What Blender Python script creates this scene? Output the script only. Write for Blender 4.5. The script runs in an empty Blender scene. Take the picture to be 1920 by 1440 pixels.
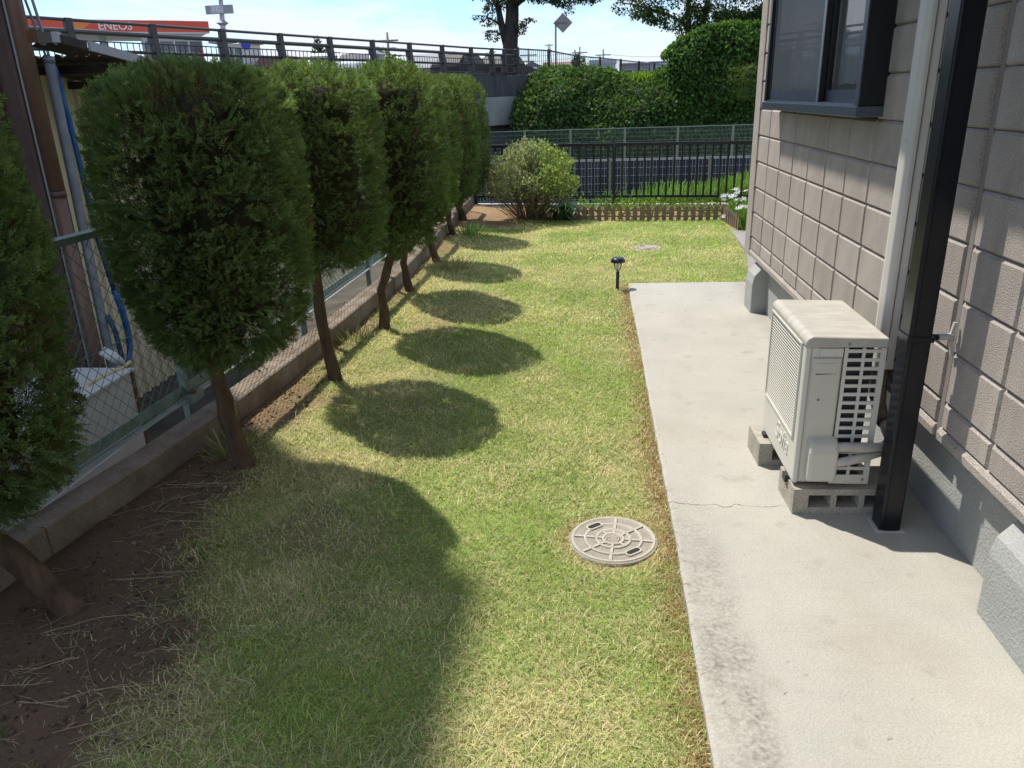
import bpy, bmesh, math, random
import numpy as np
from mathutils import Vector, Matrix, noise as mnoise

random.seed(7)
RNG = np.random.default_rng(7)
scene = bpy.context.scene
COL = scene.collection
rad = math.radians

# ------------------------------------------------------------------ camera
cam_d = bpy.data.cameras.new("camera")
cam_o = bpy.data.objects.new("camera", cam_d)
COL.objects.link(cam_o)


def unit(v):
    return np.array(v, float) / np.linalg.norm(v)


def cam_basis():
    # orthonormal frame of the hand-held camera: f in pixels of a 1920 px wide frame
    f = 1448.0
    d = lambda px, py: unit((px - 960.0, -(py - 720.0), -f))
    Z = -d(1085.0, 4589.0)
    Y = d(1096.0, 178.0)
    Y = unit(Y - Z * (Y @ Z))
    X = np.cross(Y, Z)
    return np.array([X, Y, Z])


R = cam_basis()
M = Matrix([list(R[0]) + [0.0], list(R[1]) + [0.0], list(R[2]) + [1.5], [0, 0, 0, 1]])
cam_o.matrix_world = M
cam_d.sensor_width = 36.0
cam_d.lens = 36.0 * 1448.0 / 1920.0
cam_d.clip_start = 0.05
cam_d.clip_end = 3000.0
scene.camera = cam_o

# ------------------------------------------------------------------ sky, sun, exposure
SUN_DIR = Vector((-0.42, 0.40, 1.0)).normalized()
elev = math.asin(SUN_DIR.z)
azim = math.atan2(SUN_DIR.x, SUN_DIR.y)
world = bpy.data.worlds.new("World")
scene.world = world
world.use_nodes = True
wn, wl = world.node_tree.nodes, world.node_tree.links
wn.clear()
w_out = wn.new("ShaderNodeOutputWorld")
w_bg = wn.new("ShaderNodeBackground")
w_bg.inputs["Strength"].default_value = 0.098
sky = wn.new("ShaderNodeTexSky")
sky.sky_type = 'NISHITA'
sky.sun_disc = False
sky.sun_elevation = elev
sky.sun_rotation = azim
sky.air_density = 1.0
sky.dust_density = 0.4
sky.ozone_density = 3.0
w_tc = wn.new("ShaderNodeTexCoord")
w_map = wn.new("ShaderNodeMapping")
w_map.inputs["Scale"].default_value = (1.3, 1.3, 6.5)
w_map.inputs["Location"].default_value = (0.35, 0.1, 0.2)
w_noise = wn.new("ShaderNodeTexNoise")
w_noise.inputs["Scale"].default_value = 2.6
w_noise.inputs["Detail"].default_value = 9.0
w_noise.inputs["Roughness"].default_value = 0.58
w_noise.inputs["Distortion"].default_value = 0.5
w_ramp = wn.new("ShaderNodeValToRGB")
w_ramp.color_ramp.elements[0].position = 0.44
w_ramp.color_ramp.elements[0].color = (0.08, 0.08, 0.08, 1)
w_ramp.color_ramp.elements[1].position = 0.58
w_ramp.color_ramp.elements[1].color = (0.95, 0.95, 0.95, 1)
w_mix = wn.new("ShaderNodeMixRGB")
w_mix.inputs["Color2"].default_value = (4.8, 5.0, 5.4, 1)
wl.new(w_tc.outputs["Generated"], w_map.inputs["Vector"])
wl.new(w_map.outputs["Vector"], w_noise.inputs["Vector"])
wl.new(w_noise.outputs["Fac"], w_ramp.inputs["Fac"])
wl.new(w_ramp.outputs["Color"], w_mix.inputs["Fac"])
w_tint = wn.new("ShaderNodeMixRGB")
w_tint.blend_type = 'MULTIPLY'
w_tint.inputs["Fac"].default_value = 1.0
w_tint.inputs["Color2"].default_value = (.68, .83, 1.02, 1)
wl.new(sky.outputs["Color"], w_tint.inputs["Color1"])
wl.new(w_tint.outputs["Color"], w_mix.inputs["Color1"])
wl.new(w_mix.outputs["Color"], w_bg.inputs["Color"])
wl.new(w_bg.outputs["Background"], w_out.inputs["Surface"])

sun_d = bpy.data.lights.new("sun", 'SUN')
sun_d.energy = 2.8
sun_d.angle = rad(0.75)
sun_d.color = (1.0, 0.95, 0.86)
sun_o = bpy.data.objects.new("sun", sun_d)
COL.objects.link(sun_o)
sun_o.rotation_euler = SUN_DIR.to_track_quat('Z', 'Y').to_euler()
sun_o.location = (-8, 8, 16)

scene.view_settings.view_transform = 'Standard'
scene.view_settings.look = 'None'
scene.view_settings.exposure = 1.0
scene.view_settings.gamma = 1.0
scene.view_settings.use_curve_mapping = False
scene.cycles.max_bounces = 8
scene.cycles.transparent_max_bounces = 12

# ------------------------------------------------------------------ materials
def mat(name, color=(.5, .5, .5), rough=.6, metal=0.0, spec=.5, var=0.0, vscale=8.0, color2=None,
        speck=0.0, sscale=300.0, bump=0.0, bscale=150.0, coat=0.0, stretch=(1, 1, 1)):
    m = bpy.data.materials.new(name)
    m.use_nodes = True
    nt = m.node_tree
    n, l = nt.nodes, nt.links
    b = n["Principled BSDF"]
    b.inputs["Roughness"].default_value = rough
    b.inputs["Metallic"].default_value = metal
    b.inputs["Specular IOR Level"].default_value = spec
    b.inputs["Coat Weight"].default_value = coat
    b.inputs["Base Color"].default_value = (*color, 1)
    need = var > 0 or speck > 0 or bump > 0 or color2 is not None
    if need:
        tc = n.new("ShaderNodeTexCoord")
        mp = n.new("ShaderNodeMapping")
        mp.inputs["Scale"].default_value = stretch
        l.new(tc.outputs["Object"], mp.inputs["Vector"])
        vec = mp.outputs["Vector"]
        src = None
        c2 = color2 if color2 is not None else tuple(max(0, c * (1 - var)) for c in color)
        c1 = color if color2 is not None else tuple(min(1, c * (1 + var)) for c in color)
        if var > 0 or color2 is not None:
            nz = n.new("ShaderNodeTexNoise")
            nz.inputs["Scale"].default_value = vscale
            nz.inputs["Detail"].default_value = 8
            nz.inputs["Roughness"].default_value = .62
            l.new(vec, nz.inputs["Vector"])
            rp = n.new("ShaderNodeValToRGB")
            rp.color_ramp.elements[0].position = .34
            rp.color_ramp.elements[1].position = .66
            rp.color_ramp.elements[0].color = (*c1, 1)
            rp.color_ramp.elements[1].color = (*c2, 1)
            l.new(nz.outputs["Fac"], rp.inputs["Fac"])
            src = rp.outputs["Color"]
        if speck > 0:
            nz2 = n.new("ShaderNodeTexNoise")
            nz2.inputs["Scale"].default_value = sscale
            nz2.inputs["Detail"].default_value = 2
            l.new(vec, nz2.inputs["Vector"])
            r2 = n.new("ShaderNodeValToRGB")
            r2.color_ramp.elements[0].position = .36
            r2.color_ramp.elements[1].position = .64
            lo, hi = 1 - speck, 1 + speck
            r2.color_ramp.elements[0].color = (lo, lo, lo, 1)
            r2.color_ramp.elements[1].color = (hi, hi, hi, 1)
            l.new(nz2.outputs["Fac"], r2.inputs["Fac"])
            mx = n.new("ShaderNodeMixRGB")
            mx.blend_type = 'MULTIPLY'
            mx.inputs["Fac"].default_value = 1
            if src is None:
                mx.inputs["Color1"].default_value = (*color, 1)
            else:
                l.new(src, mx.inputs["Color1"])
            l.new(r2.outputs["Color"], mx.inputs["Color2"])
            src = mx.outputs["Color"]
        if src is not None:
            l.new(src, b.inputs["Base Color"])
        if bump > 0:
            nb = n.new("ShaderNodeTexNoise")
            nb.inputs["Scale"].default_value = bscale
            nb.inputs["Detail"].default_value = 6
            l.new(vec, nb.inputs["Vector"])
            bp = n.new("ShaderNodeBump")
            bp.inputs["Strength"].default_value = bump
            bp.inputs["Distance"].default_value = .01
            l.new(nb.outputs["Fac"], bp.inputs["Height"])
            l.new(bp.outputs["Normal"], b.inputs["Normal"])
    return m


def leaf_mat(name, trans=.35, rough=.55, tint=(1, 1, 1), spec=.3):
    m = bpy.data.materials.new(name)
    m.use_nodes = True
    n, l = m.node_tree.nodes, m.node_tree.links
    b = n["Principled BSDF"]
    b.inputs["Roughness"].default_value = rough
    b.inputs["Specular IOR Level"].default_value = spec
    at = n.new("ShaderNodeAttribute")
    at.attribute_name = "col"
    mu = n.new("ShaderNodeMixRGB")
    mu.blend_type = 'MULTIPLY'
    mu.inputs["Fac"].default_value = 1
    mu.inputs["Color2"].default_value = (*tint, 1)
    l.new(at.outputs["Color"], mu.inputs["Color1"])
    l.new(mu.outputs["Color"], b.inputs["Base Color"])
    tr = n.new("ShaderNodeBsdfTranslucent")
    br = n.new("ShaderNodeMixRGB")
    br.blend_type = 'MULTIPLY'
    br.inputs["Fac"].default_value = 1
    br.inputs["Color2"].default_value = (1.5, 1.6, .7, 1)
    l.new(mu.outputs["Color"], br.inputs["Color1"])
    l.new(br.outputs["Color"], tr.inputs["Color"])
    mx = n.new("ShaderNodeMixShader")
    mx.inputs["Fac"].default_value = trans
    l.new(b.outputs["BSDF"], mx.inputs[1])
    l.new(tr.outputs["BSDF"], mx.inputs[2])
    l.new(mx.outputs["Shader"], n["Material Output"].inputs["Surface"])
    return m


M_ = {}
M_['siding'] = mat('taupe_cement_siding', (.405, .358, .322), .85, var=.07, vscale=6, speck=.26, sscale=240, bump=.5, bscale=220, spec=.2)
_n, _l = M_['siding'].node_tree.nodes, M_['siding'].node_tree.links
_oi = _n.new("ShaderNodeObjectInfo")
_mr = _n.new("ShaderNodeMapRange"); _mr.inputs["To Min"].default_value = .90; _mr.inputs["To Max"].default_value = 1.07
_l.new(_oi.outputs["Random"], _mr.inputs["Value"])
_g = _n.new("ShaderNodeNewGeometry"); _mp = _n.new("ShaderNodeMapping"); _mp.inputs["Scale"].default_value = (1, 9, .7)
_l.new(_g.outputs["Position"], _mp.inputs["Vector"])
_nz = _n.new("ShaderNodeTexNoise"); _nz.inputs["Scale"].default_value = 1.6; _nz.inputs["Detail"].default_value = 6
_l.new(_mp.outputs["Vector"], _nz.inputs["Vector"])
_m2 = _n.new("ShaderNodeMapRange"); _m2.inputs["From Min"].default_value = .3; _m2.inputs["From Max"].default_value = .7; _m2.inputs["To Min"].default_value = .90; _m2.inputs["To Max"].default_value = 1.06
_l.new(_nz.outputs["Fac"], _m2.inputs["Value"])
_mm = _n.new("ShaderNodeMath"); _mm.operation = 'MULTIPLY'
_l.new(_mr.outputs["Result"], _mm.inputs[0]); _l.new(_m2.outputs["Result"], _mm.inputs[1])
_b = _n["Principled BSDF"]; _src = _b.inputs["Base Color"].links[0].from_socket
_hs = _n.new("ShaderNodeHueSaturation"); _l.new(_mm.outputs[0], _hs.inputs["Value"]); _l.new(_src, _hs.inputs["Color"]); _l.new(_hs.outputs["Color"], _b.inputs["Base Color"])
M_['joint'] = mat('siding_joint', (.15, .128, .116), .9, var=.1, vscale=20, speck=.15, bump=.3, spec=.2)
M_['sealant'] = mat('grey_sealant', (.235, .205, .19), .7, var=.08)
M_['render'] = mat('grey_foundation_render', (.365, .372, .355), .9, var=.08, vscale=5, speck=.06, sscale=150, bump=.45, bscale=110, spec=.2)
M_['render_smooth'] = mat('smooth_foundation_render', (.34, .365, .365), .85, var=.1, vscale=6, bump=.12, bscale=50, spec=.2)
M_['black_metal'] = mat('black_painted_steel', (.007, .008, .012), .30, var=.15, vscale=12, spec=.35)
M_['black_alu'] = mat('black_aluminium', (.010, .010, .014), .4, spec=.5)
M_['grey_alu'] = mat('weathered_dark_aluminium', (.10, .115, .15), .42, metal=.35, var=.25, vscale=30, stretch=(1, 1, 4))
M_['track'] = mat('pale_aluminium_track', (.36, .36, .36), .4, metal=.5)
M_['duct'] = mat('beige_plastic_duct', (.60, .575, .52), .4, var=.04, vscale=4)
M_['duct_dark'] = mat('dirty_brown_duct_end', (.20, .16, .12), .7, var=.25, vscale=20)
M_['ac_white'] = mat('aged_white_plastic', (.60, .58, .525), .42, var=.035, vscale=5, spec=.4)
M_['ac_panel'] = mat('aged_cream_panel', (.55, .53, .455), .45, var=.05, vscale=5)
M_['ac_top'] = mat('dusty_white_lid', (.50, .475, .425), .55, color2=(.40, .37, .315), vscale=9, stretch=(1, 2.2, 1))
M_['ac_dark'] = mat('black_coil_and_gaps', (.018, .018, .022), .55, var=.3, vscale=90)
M_['foam'] = mat('grey_pipe_insulation', (.42, .39, .35), .8, var=.12, vscale=25)
M_['block'] = mat('rough_concrete_block', (.42, .385, .32), .95, var=.16, vscale=14, speck=.24, sscale=190, bump=.8, bscale=160, spec=.15)
M_['curb'] = mat('old_curb_concrete', (.32, .27, .215), .95, color2=(.19, .145, .105), vscale=5, speck=.2, sscale=170, bump=.5, bscale=90, spec=.15)
M_['manhole'] = mat('cast_grey_resin_cover', (.30, .27, .22), .85, var=.12, vscale=20, speck=.18, sscale=300, bump=.4)
M_['manhole_top'] = mat('pale_worn_ribs', (.44, .40, .33), .85, var=.1, vscale=30, speck=.15, sscale=300)
M_['hole'] = mat('dark_hole', (.02, .018, .015), .9)
M_['bark'] = mat('flaky_juniper_bark', (.17, .115, .078), .95, color2=(.075, .05, .036), vscale=26, bump=1.0, bscale=60, stretch=(1, 1, .28), spec=.1)
M_['bark_grey'] = mat('grey_zelkova_bark', (.085, .075, .07), .95, color2=(.045, .04, .04), vscale=9, bump=.6, bscale=20, stretch=(1, 1, .4), spec=.1)
M_['galv'] = mat('galvanised_rail', (.55, .60, .58), .35, metal=.6, var=.12, vscale=12)
M_['green_wire'] = mat('green_coated_wire', (.10, .22, .185), .45)
M_['green_steel'] = mat('faded_green_steel', (.19, .25, .215), .5, var=.2, vscale=16)
M_['shed_wall'] = mat('cream_steel_cladding', (.74, .68, .51), .5, var=.05, vscale=4)
M_['roof_under'] = mat('dark_rusty_roof_sheet', (.075, .055, .04), .8, color2=(.03, .025, .022), vscale=5)
M_['fascia'] = mat('pale_grey_fascia', (.42, .42, .47), .55, var=.06)
M_['brown_steel'] = mat('brown_painted_steel', (.13, .078, .060), .55, color2=(.085, .055, .047), vscale=6, bump=.1)
M_['brown_pipe'] = mat('brown_pvc_pipe', (.20, .115, .078), .45, color2=(.14, .078, .055), vscale=4)
M_['grey_pvc'] = mat('grey_pvc_conduit', (.29, .32, .36), .5, color2=(.18, .20, .235), vscale=7)
M_['blue_hose'] = mat('blue_rubber_hose', (.022, .12, .36), .35)
M_['navy_hose'] = mat('navy_rubber_hose', (.02, .06, .12), .5)
M_['cable'] = mat('grey_cable_sheath', (.36, .36, .42), .5)
M_['yellow_tape'] = mat('yellowed_tape', (.62, .52, .26), .6)
M_['white_tape'] = mat('white_tape', (.68, .70, .72), .5)
M_['rust'] = mat('rusty_edge', (.16, .07, .03), .9, var=.3, vscale=40)
M_['white_paint'] = mat('dull_white_paint', (.62, .63, .62), .5, var=.05, vscale=6)
M_['picket'] = mat('brown_plastic_picket', (.225, .15, .125), .6, var=.12, vscale=20)
M_['mesh_wire'] = mat('grey_galvanised_wire', (.46, .47, .50), .45, metal=.3)
M_['mesh_far'] = mat('dull_green_grey_wire', (.30, .34, .33), .5, metal=.2)
M_['mesh_post'] = mat('grey_brown_post', (.27, .25, .225), .55)
M_['solar'] = mat('navy_panel_glass', (.032, .036, .078), .25, var=.35, vscale=3, spec=.5)
M_['alu_frame'] = mat('silver_frame', (.60, .61, .63), .35, metal=.4)
M_['bridge_steel'] = mat('dark_brown_guardrail', (.050, .042, .045), .45, var=.1)
M_['rail_tube'] = mat('dull_handrail_tube', (.085, .078, .088), .35, metal=.3)
M_['girder'] = mat('stained_dark_girder', (.10, .10, .11), .85, color2=(.055, .056, .066), vscale=3, stretch=(1.5, 1.5, .25), bump=.2)
M_['abutment'] = mat('pale_concrete_abutment', (.33, .335, .34), .85, color2=(.255, .26, .265), vscale=1.4, stretch=(1, 1, .4))
M_['abutment_dark'] = mat('dark_concrete', (.12, .12, .12), .9, var=.2, vscale=3)  # plain dark grey for coping, deck and footing
M_['kerb'] = mat('pale_kerb', (.45, .44, .42), .9, var=.1, vscale=10)
M_['asphalt'] = mat('asphalt', (.055, .055, .058), .9, var=.15, vscale=4, speck=.2)
M_['canopy_red'] = mat('orange_red_fascia', (.74, .095, .045), .4)
M_['canopy_orange'] = mat('orange_stripe', (.80, .24, .06), .4)
M_['canopy_plum'] = mat('plum_stripe', (.40, .07, .09), .4)
M_['white_sign'] = mat('white_letters', (.80, .80, .80), .4)
M_['teal_sign'] = mat('teal_letters', (.12, .30, .22), .4)
M_['grey_sign'] = mat('grey_sign_board', (.30, .31, .35), .5)
M_['lightgrey_sign'] = mat('light_grey_sign_board', (.50, .52, .57), .5)
M_['sign_back'] = mat('sign_back_aluminium', (.30, .28, .275), .5, metal=.3, var=.08)
M_['pole_grey'] = mat('grey_steel_pole', (.20, .20, .21), .5)
M_['blue_sign'] = mat('blue_road_sign', (.05, .045, .45), .4)
M_['far_glass'] = mat('far_window_glass', (.10, .12, .14), .15, spec=.6)
M_['car_white'] = mat('white_car_paint', (.70, .73, .76), .4, coat=.2)
M_['car_dark'] = mat('dark_car_paint', (.03, .03, .035), .6, spec=.25)
M_['car_glass'] = mat('car_glass', (.03, .035, .045), .3, spec=.5)
M_['tyre'] = mat('tyre_rubber', (.02, .02, .02), .8)
M_['rim'] = mat('wheel_rim', (.45, .45, .46), .35, metal=.6)
M_['lamp_glass'] = mat('headlight_glass', (.8, .8, .8), .1)
M_['roof_tile'] = mat('grey_roof_tiles', (.22, .23, .26), .6, var=.12, vscale=2, speck=.1, sscale=8)
M_['roof_brown'] = mat('brown_roof', (.20, .12, .10), .7, var=.12, vscale=2)
M_['roof_slate'] = mat('slate_blue_roof', (.16, .19, .24), .6)
M_['house_wall'] = mat('cream_house_wall', (.52, .50, .46), .8, var=.05, vscale=1)
M_['house_grey'] = mat('grey_house_wall', (.30, .31, .33), .8, var=.05, vscale=1)
M_['house_pale'] = mat('pale_blue_house_wall', (.55, .60, .66), .8)
M_['house_tan'] = mat('tan_house_wall', (.36, .29, .24), .8)
M_['wood'] = mat('concrete_utility_pole', (.22, .22, .23), .8)
def curtain_mat():
    m = bpy.data.materials.new('white_lace_curtain')
    m.use_nodes = True
    n, l = m.node_tree.nodes, m.node_tree.links
    b = n["Principled BSDF"]
    b.inputs["Base Color"].default_value = (.86, .88, .90, 1)
    b.inputs["Roughness"].default_value = .9
    tr = n.new("ShaderNodeBsdfTranslucent"); tr.inputs["Color"].default_value = (.86, .89, .92, 1)
    mx = n.new("ShaderNodeMixShader"); mx.inputs["Fac"].default_value = .5
    l.new(b.outputs["BSDF"], mx.inputs[1]); l.new(tr.outputs["BSDF"], mx.inputs[2])
    l.new(mx.outputs["Shader"], n["Material Output"].inputs["Surface"])
    return m


M_['curtain'] = curtain_mat()
M_['room'] = mat('pale_room_wall', (.62, .61, .59), .9)
M_['fruit'] = mat('yellow_flower', (.85, .75, .05), .6)
M_['petal'] = mat('white_petal', (.84, .84, .82), .5)
M_['stem_brown'] = mat('dry_brown_stem', (.24, .165, .11), .9)
M_['lamp_cap'] = mat('black_plastic_cap', (.016, .018, .03), .3)
M_['solar_cell'] = mat('small_solar_cell', (.05, .07, .13), .12)

M_['juniper'] = leaf_mat('juniper_foliage', .34, .7, spec=.15)
M_['blade'] = leaf_mat('grass_blades', .30, .6)
M_['leaf'] = leaf_mat('broad_leaves', .28, .7, spec=.12)
M_['tree_leaf'] = leaf_mat('zelkova_leaves', .40, .5)
M_['hosta'] = leaf_mat('glossy_leaves', .2, .3, spec=.5)

# glass: partly mirror, mostly clear
def glass_mat(name, tint=(.97, .98, .98), fac=1.0):
    m = bpy.data.materials.new(name)
    m.use_nodes = True
    n, l = m.node_tree.nodes, m.node_tree.links
    n.remove(n["Principled BSDF"])
    fr = n.new("ShaderNodeFresnel")
    fr.inputs["IOR"].default_value = 1.55 * fac
    tp = n.new("ShaderNodeBsdfTransparent")
    tp.inputs["Color"].default_value = (*tint, 1)
    gl = n.new("ShaderNodeBsdfGlossy")
    gl.inputs["Roughness"].default_value = .01
    mx = n.new("ShaderNodeMixShader")
    l.new(fr.outputs["Fac"], mx.inputs["Fac"])
    l.new(tp.outputs["BSDF"], mx.inputs[1])
    l.new(gl.outputs["BSDF"], mx.inputs[2])
    l.new(mx.outputs["Shader"], n["Material Output"].inputs["Surface"])
    return m


M_['glass'] = glass_mat('window_glass')
M_['lamp_lens'] = glass_mat('clear_plastic_lens', (.93, .93, .93), .9)
def screen_mat():
    m = bpy.data.materials.new('insect_screen')
    m.use_nodes = True
    n, l = m.node_tree.nodes, m.node_tree.links
    b = n["Principled BSDF"]
    b.inputs["Base Color"].default_value = (.24, .25, .26, 1)
    b.inputs["Roughness"].default_value = .9
    tp = n.new("ShaderNodeBsdfTransparent")
    mx = n.new("ShaderNodeMixShader")
    mx.inputs["Fac"].default_value = .66
    l.new(tp.outputs["BSDF"], mx.inputs[1]); l.new(b.outputs["BSDF"], mx.inputs[2])
    l.new(mx.outputs["Shader"], n["Material Output"].inputs["Surface"])
    return m


M_['screen'] = screen_mat()


# ------------------------------------------------------------------ mesh helpers
def tag(o, label=None, cat=None, group=None, kind=None):
    if label: o['label'] = label
    if cat: o['category'] = cat
    if group: o['group'] = group
    if kind: o['kind'] = kind
    return o


def empty(name, loc, label, cat, group=None, rz=0.0):
    o = bpy.data.objects.new(name, None)
    COL.objects.link(o)
    o.location = loc
    o.rotation_euler = (0, 0, rz)
    o.empty_display_size = .1
    return tag(o, label, cat, group)


def attach(o, parent):
    """parent o (whose mesh is in world coordinates) to parent, keeping it in place"""
    if parent is not None:
        p = parent
        mw = Matrix.Identity(4)
        chain = []
        while p is not None:
            chain.append(Matrix.LocRotScale(p.location, p.rotation_euler, p.scale))
            p = p.parent
        for m in reversed(chain):
            mw = mw @ m
        o.parent = parent
        loc, rot, sc = (mw.inverted() @ Matrix.LocRotScale(o.location, o.rotation_euler, o.scale)).decompose()
        o.location, o.rotation_euler, o.scale = loc, rot.to_euler(), sc
    return o


class MB:
    def __init__(s):
        s.v, s.f, s.m, s.sm = [], [], [], []

    def add(s, vs, fs, mi=0, smooth=False):
        o = len(s.v)
        s.v += [tuple(map(float, v)) for v in vs]
        for f in fs:
            s.f.append(tuple(i + o for i in f))
            s.m.append(mi)
            s.sm.append(smooth)
        return s

    def box(s, a, b, mi=0):
        x0, y0, z0 = a
        x1, y1, z1 = b
        return s.add([(x0, y0, z0), (x1, y0, z0), (x1, y1, z0), (x0, y1, z0), (x0, y0, z1), (x1, y0, z1), (x1, y1, z1), (x0, y1, z1)],
                     [(0, 3, 2, 1), (4, 5, 6, 7), (0, 1, 5, 4), (1, 2, 6, 5), (2, 3, 7, 6), (3, 0, 4, 7)], mi)

    def bar(s, p, q, w, h, mi=0, up=(0, 0, 1)):
        """box along p-q, w across, h along up"""
        p, q, up = Vector(p), Vector(q), Vector(up)
        d = (q - p).normalized()
        sd = d.cross(up)
        if sd.length < 1e-6:
            sd = d.cross(Vector((0, 1, 0)))
        sd.normalize()
        u = sd.cross(d).normalized()
        vs = []
        for c in (p, q):
            for a, b in ((-1, -1), (1, -1), (1, 1), (-1, 1)):
                vs.append(c + sd * (a * w / 2) + u * (b * h / 2))
        return s.add(vs, [(0, 1, 2, 3), (7, 6, 5, 4), (0, 4, 5, 1), (1, 5, 6, 2), (2, 6, 7, 3), (3, 7, 4, 0)], mi)

    def tube(s, pts, r, n=8, mi=0, cap=True, smooth=True):
        pts = [Vector(p) for p in pts]
        rs = r if isinstance(r, (list, tuple)) else [r] * len(pts)
        rings = []
        ref = Vector((.31, .72, .61))
        for i, p in enumerate(pts):
            d = (pts[min(i + 1, len(pts) - 1)] - pts[max(i - 1, 0)]).normalized()
            a = d.cross(ref).normalized()
            b = d.cross(a)
            rings.append([p + (a * math.cos(t) + b * math.sin(t)) * rs[i] for t in [2 * math.pi * k / n for k in range(n)]])
        vs = [v for rg in rings for v in rg]
        fs = []
        for i in range(len(pts) - 1):
            for k in range(n):
                fs.append((i * n + k, i * n + (k + 1) % n, (i + 1) * n + (k + 1) % n, (i + 1) * n + k))
        s.add(vs, fs, mi, smooth)
        if cap:
            o = len(s.v) - len(vs)
            s.f.append(tuple(o + k for k in range(n))[::-1]); s.m.append(mi); s.sm.append(False)
            o2 = o + (len(pts) - 1) * n
            s.f.append(tuple(o2 + k for k in range(n))); s.m.append(mi); s.sm.append(False)
        return s

    def lathe(s, prof, c=(0, 0, 0), n=24, mi=0, smooth=True):
        vs, fs = [], []
        for r, z in prof:
            for k in range(n):
                t = 2 * math.pi * k / n
                vs.append((c[0] + r * math.cos(t), c[1] + r * math.sin(t), c[2] + z))
        for i in range(len(prof) - 1):
            for k in range(n):
                fs.append((i * n + k, i * n + (k + 1) % n, (i + 1) * n + (k + 1) % n, (i + 1) * n + k))
        s.add(vs, fs, mi, smooth)
        o = len(s.v) - len(vs)
        if prof[0][0] > 1e-5:
            s.f.append(tuple(o + k for k in range(n))[::-1]); s.m.append(mi); s.sm.append(False)
        if prof[-1][0] > 1e-5:
            o2 = o + (len(prof) - 1) * n
            s.f.append(tuple(o2 + k for k in range(n))); s.m.append(mi); s.sm.append(False)
        return s

    def prism(s, poly, axis, a, b, mi=0):
        """poly 2D extruded along axis ('x','y','z') from a to b"""
        n = len(poly)
        def P(p, t):
            return {'x': (t, p[0], p[1]), 'y': (p[0], t, p[1]), 'z': (p[0], p[1], t)}[axis]
        vs = [P(p, a) for p in poly] + [P(p, b) for p in poly]
        fs = [tuple(range(n))[::-1], tuple(range(n, 2 * n))] + [(i, (i + 1) % n, n + (i + 1) % n, n + i) for i in range(n)]
        return s.add(vs, fs, mi)

    def mesh(s, name, mats, bevel=0.0, seg=2, fix=True):
        me = bpy.data.meshes.new(name)
        me.from_pydata(s.v, [], s.f)
        for m in (mats if isinstance(mats, (list, tuple)) else [mats]):
            me.materials.append(m)
        me.polygons.foreach_set("material_index", s.m)
        me.polygons.foreach_set("use_smooth", s.sm)
        if fix or bevel > 0:
            bm = bmesh.new()
            bm.from_mesh(me)
            bmesh.ops.recalc_face_normals(bm, faces=bm.faces)
            if bevel > 0:
                es = [e for e in bm.edges if len(e.link_faces) == 2 and e.calc_face_angle(0) > .5]
                bmesh.ops.bevel(bm, geom=es, offset=bevel, segments=seg, affect='EDGES', profile=.5, clamp_overlap=True)
            bm.to_mesh(me)
            bm.free()
        me.update()
        return me

    def obj(s, name, mats, parent=None, bevel=0.0, seg=2, fix=True):
        o = bpy.data.objects.new(name, s.mesh(name, mats, bevel, seg, fix))
        COL.objects.link(o)
        return attach(o, parent)


def link(name, me, parent=None, loc=(0, 0, 0), rot=(0, 0, 0), sc=(1, 1, 1)):
    o = bpy.data.objects.new(name, me)
    o.location, o.rotation_euler, o.scale = loc, rot, sc
    COL.objects.link(o)
    return attach(o, parent)


def np_mesh(name, V, quads=None, tris=None, col=None, mats=None, mi=None, smooth=False):
    me = bpy.data.meshes.new(name)
    V = np.asarray(V, np.float32)
    me.vertices.add(len(V))
    me.vertices.foreach_set("co", V.ravel())
    loops, starts = [], []
    off = 0
    for arr, k in ((quads, 4), (tris, 3)):
        if arr is not None and len(arr):
            arr = np.asarray(arr, np.int32)
            loops.append(arr.ravel())
            starts.append(off + np.arange(len(arr), dtype=np.int32) * k)
            off += arr.size
    loops = np.concatenate(loops)
    starts = np.concatenate(starts)
    me.loops.add(len(loops))
    me.loops.foreach_set("vertex_index", loops)
    me.polygons.add(len(starts))
    me.polygons.foreach_set("loop_start", starts)
    for m in (mats if isinstance(mats, (list, tuple)) else [mats]):
        me.materials.append(m)
    if mi is not None:
        me.polygons.foreach_set("material_index", np.asarray(mi, np.int32))
    if smooth:
        me.polygons.foreach_set("use_smooth", np.ones(len(starts), bool))
    if col is not None:
        at = me.color_attributes.new("col", 'FLOAT_COLOR', 'POINT')
        c4 = np.ones((len(V), 4), np.float32)
        c4[:, :3] = col
        at.data.foreach_set("color", c4.ravel())
    me.update()
    me.validate()
    return me


def vnoise(x, y, scale=1.0, seed=0):
    """smooth 2-D value noise, vectorised, 0..1, three octaves"""
    tot = np.zeros_like(np.asarray(x, float)); amp = 1.0; norm = 0
    for o in range(3):
        fx, fy = x * scale * 2 ** o + 17.3 * seed, y * scale * 2 ** o + 9.7 * seed
        ix, iy = np.floor(fx).astype(np.int64), np.floor(fy).astype(np.int64)
        ux, uy = fx - ix, fy - iy
        ux, uy = ux * ux * (3 - 2 * ux), uy * uy * (3 - 2 * uy)
        def h(a, b):
            n = (a * 374761393 + b * 668265263 + (seed + o) * 982451653) & 0xffffffff
            n = ((n ^ (n >> 13)) * 1274126177) & 0xffffffff
            return ((n ^ (n >> 16)) & 0xffff) / 65535.0
        tot = tot + amp * (h(ix, iy) * (1 - ux) * (1 - uy) + h(ix + 1, iy) * ux * (1 - uy) + h(ix, iy + 1) * (1 - ux) * uy + h(ix + 1, iy + 1) * ux * uy)
        norm += amp
        amp *= .5
    return tot / norm


def sstep(a, b, x):
    t = np.clip((x - a) / (b - a), 0, 1)
    return t * t * (3 - 2 * t)


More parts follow.
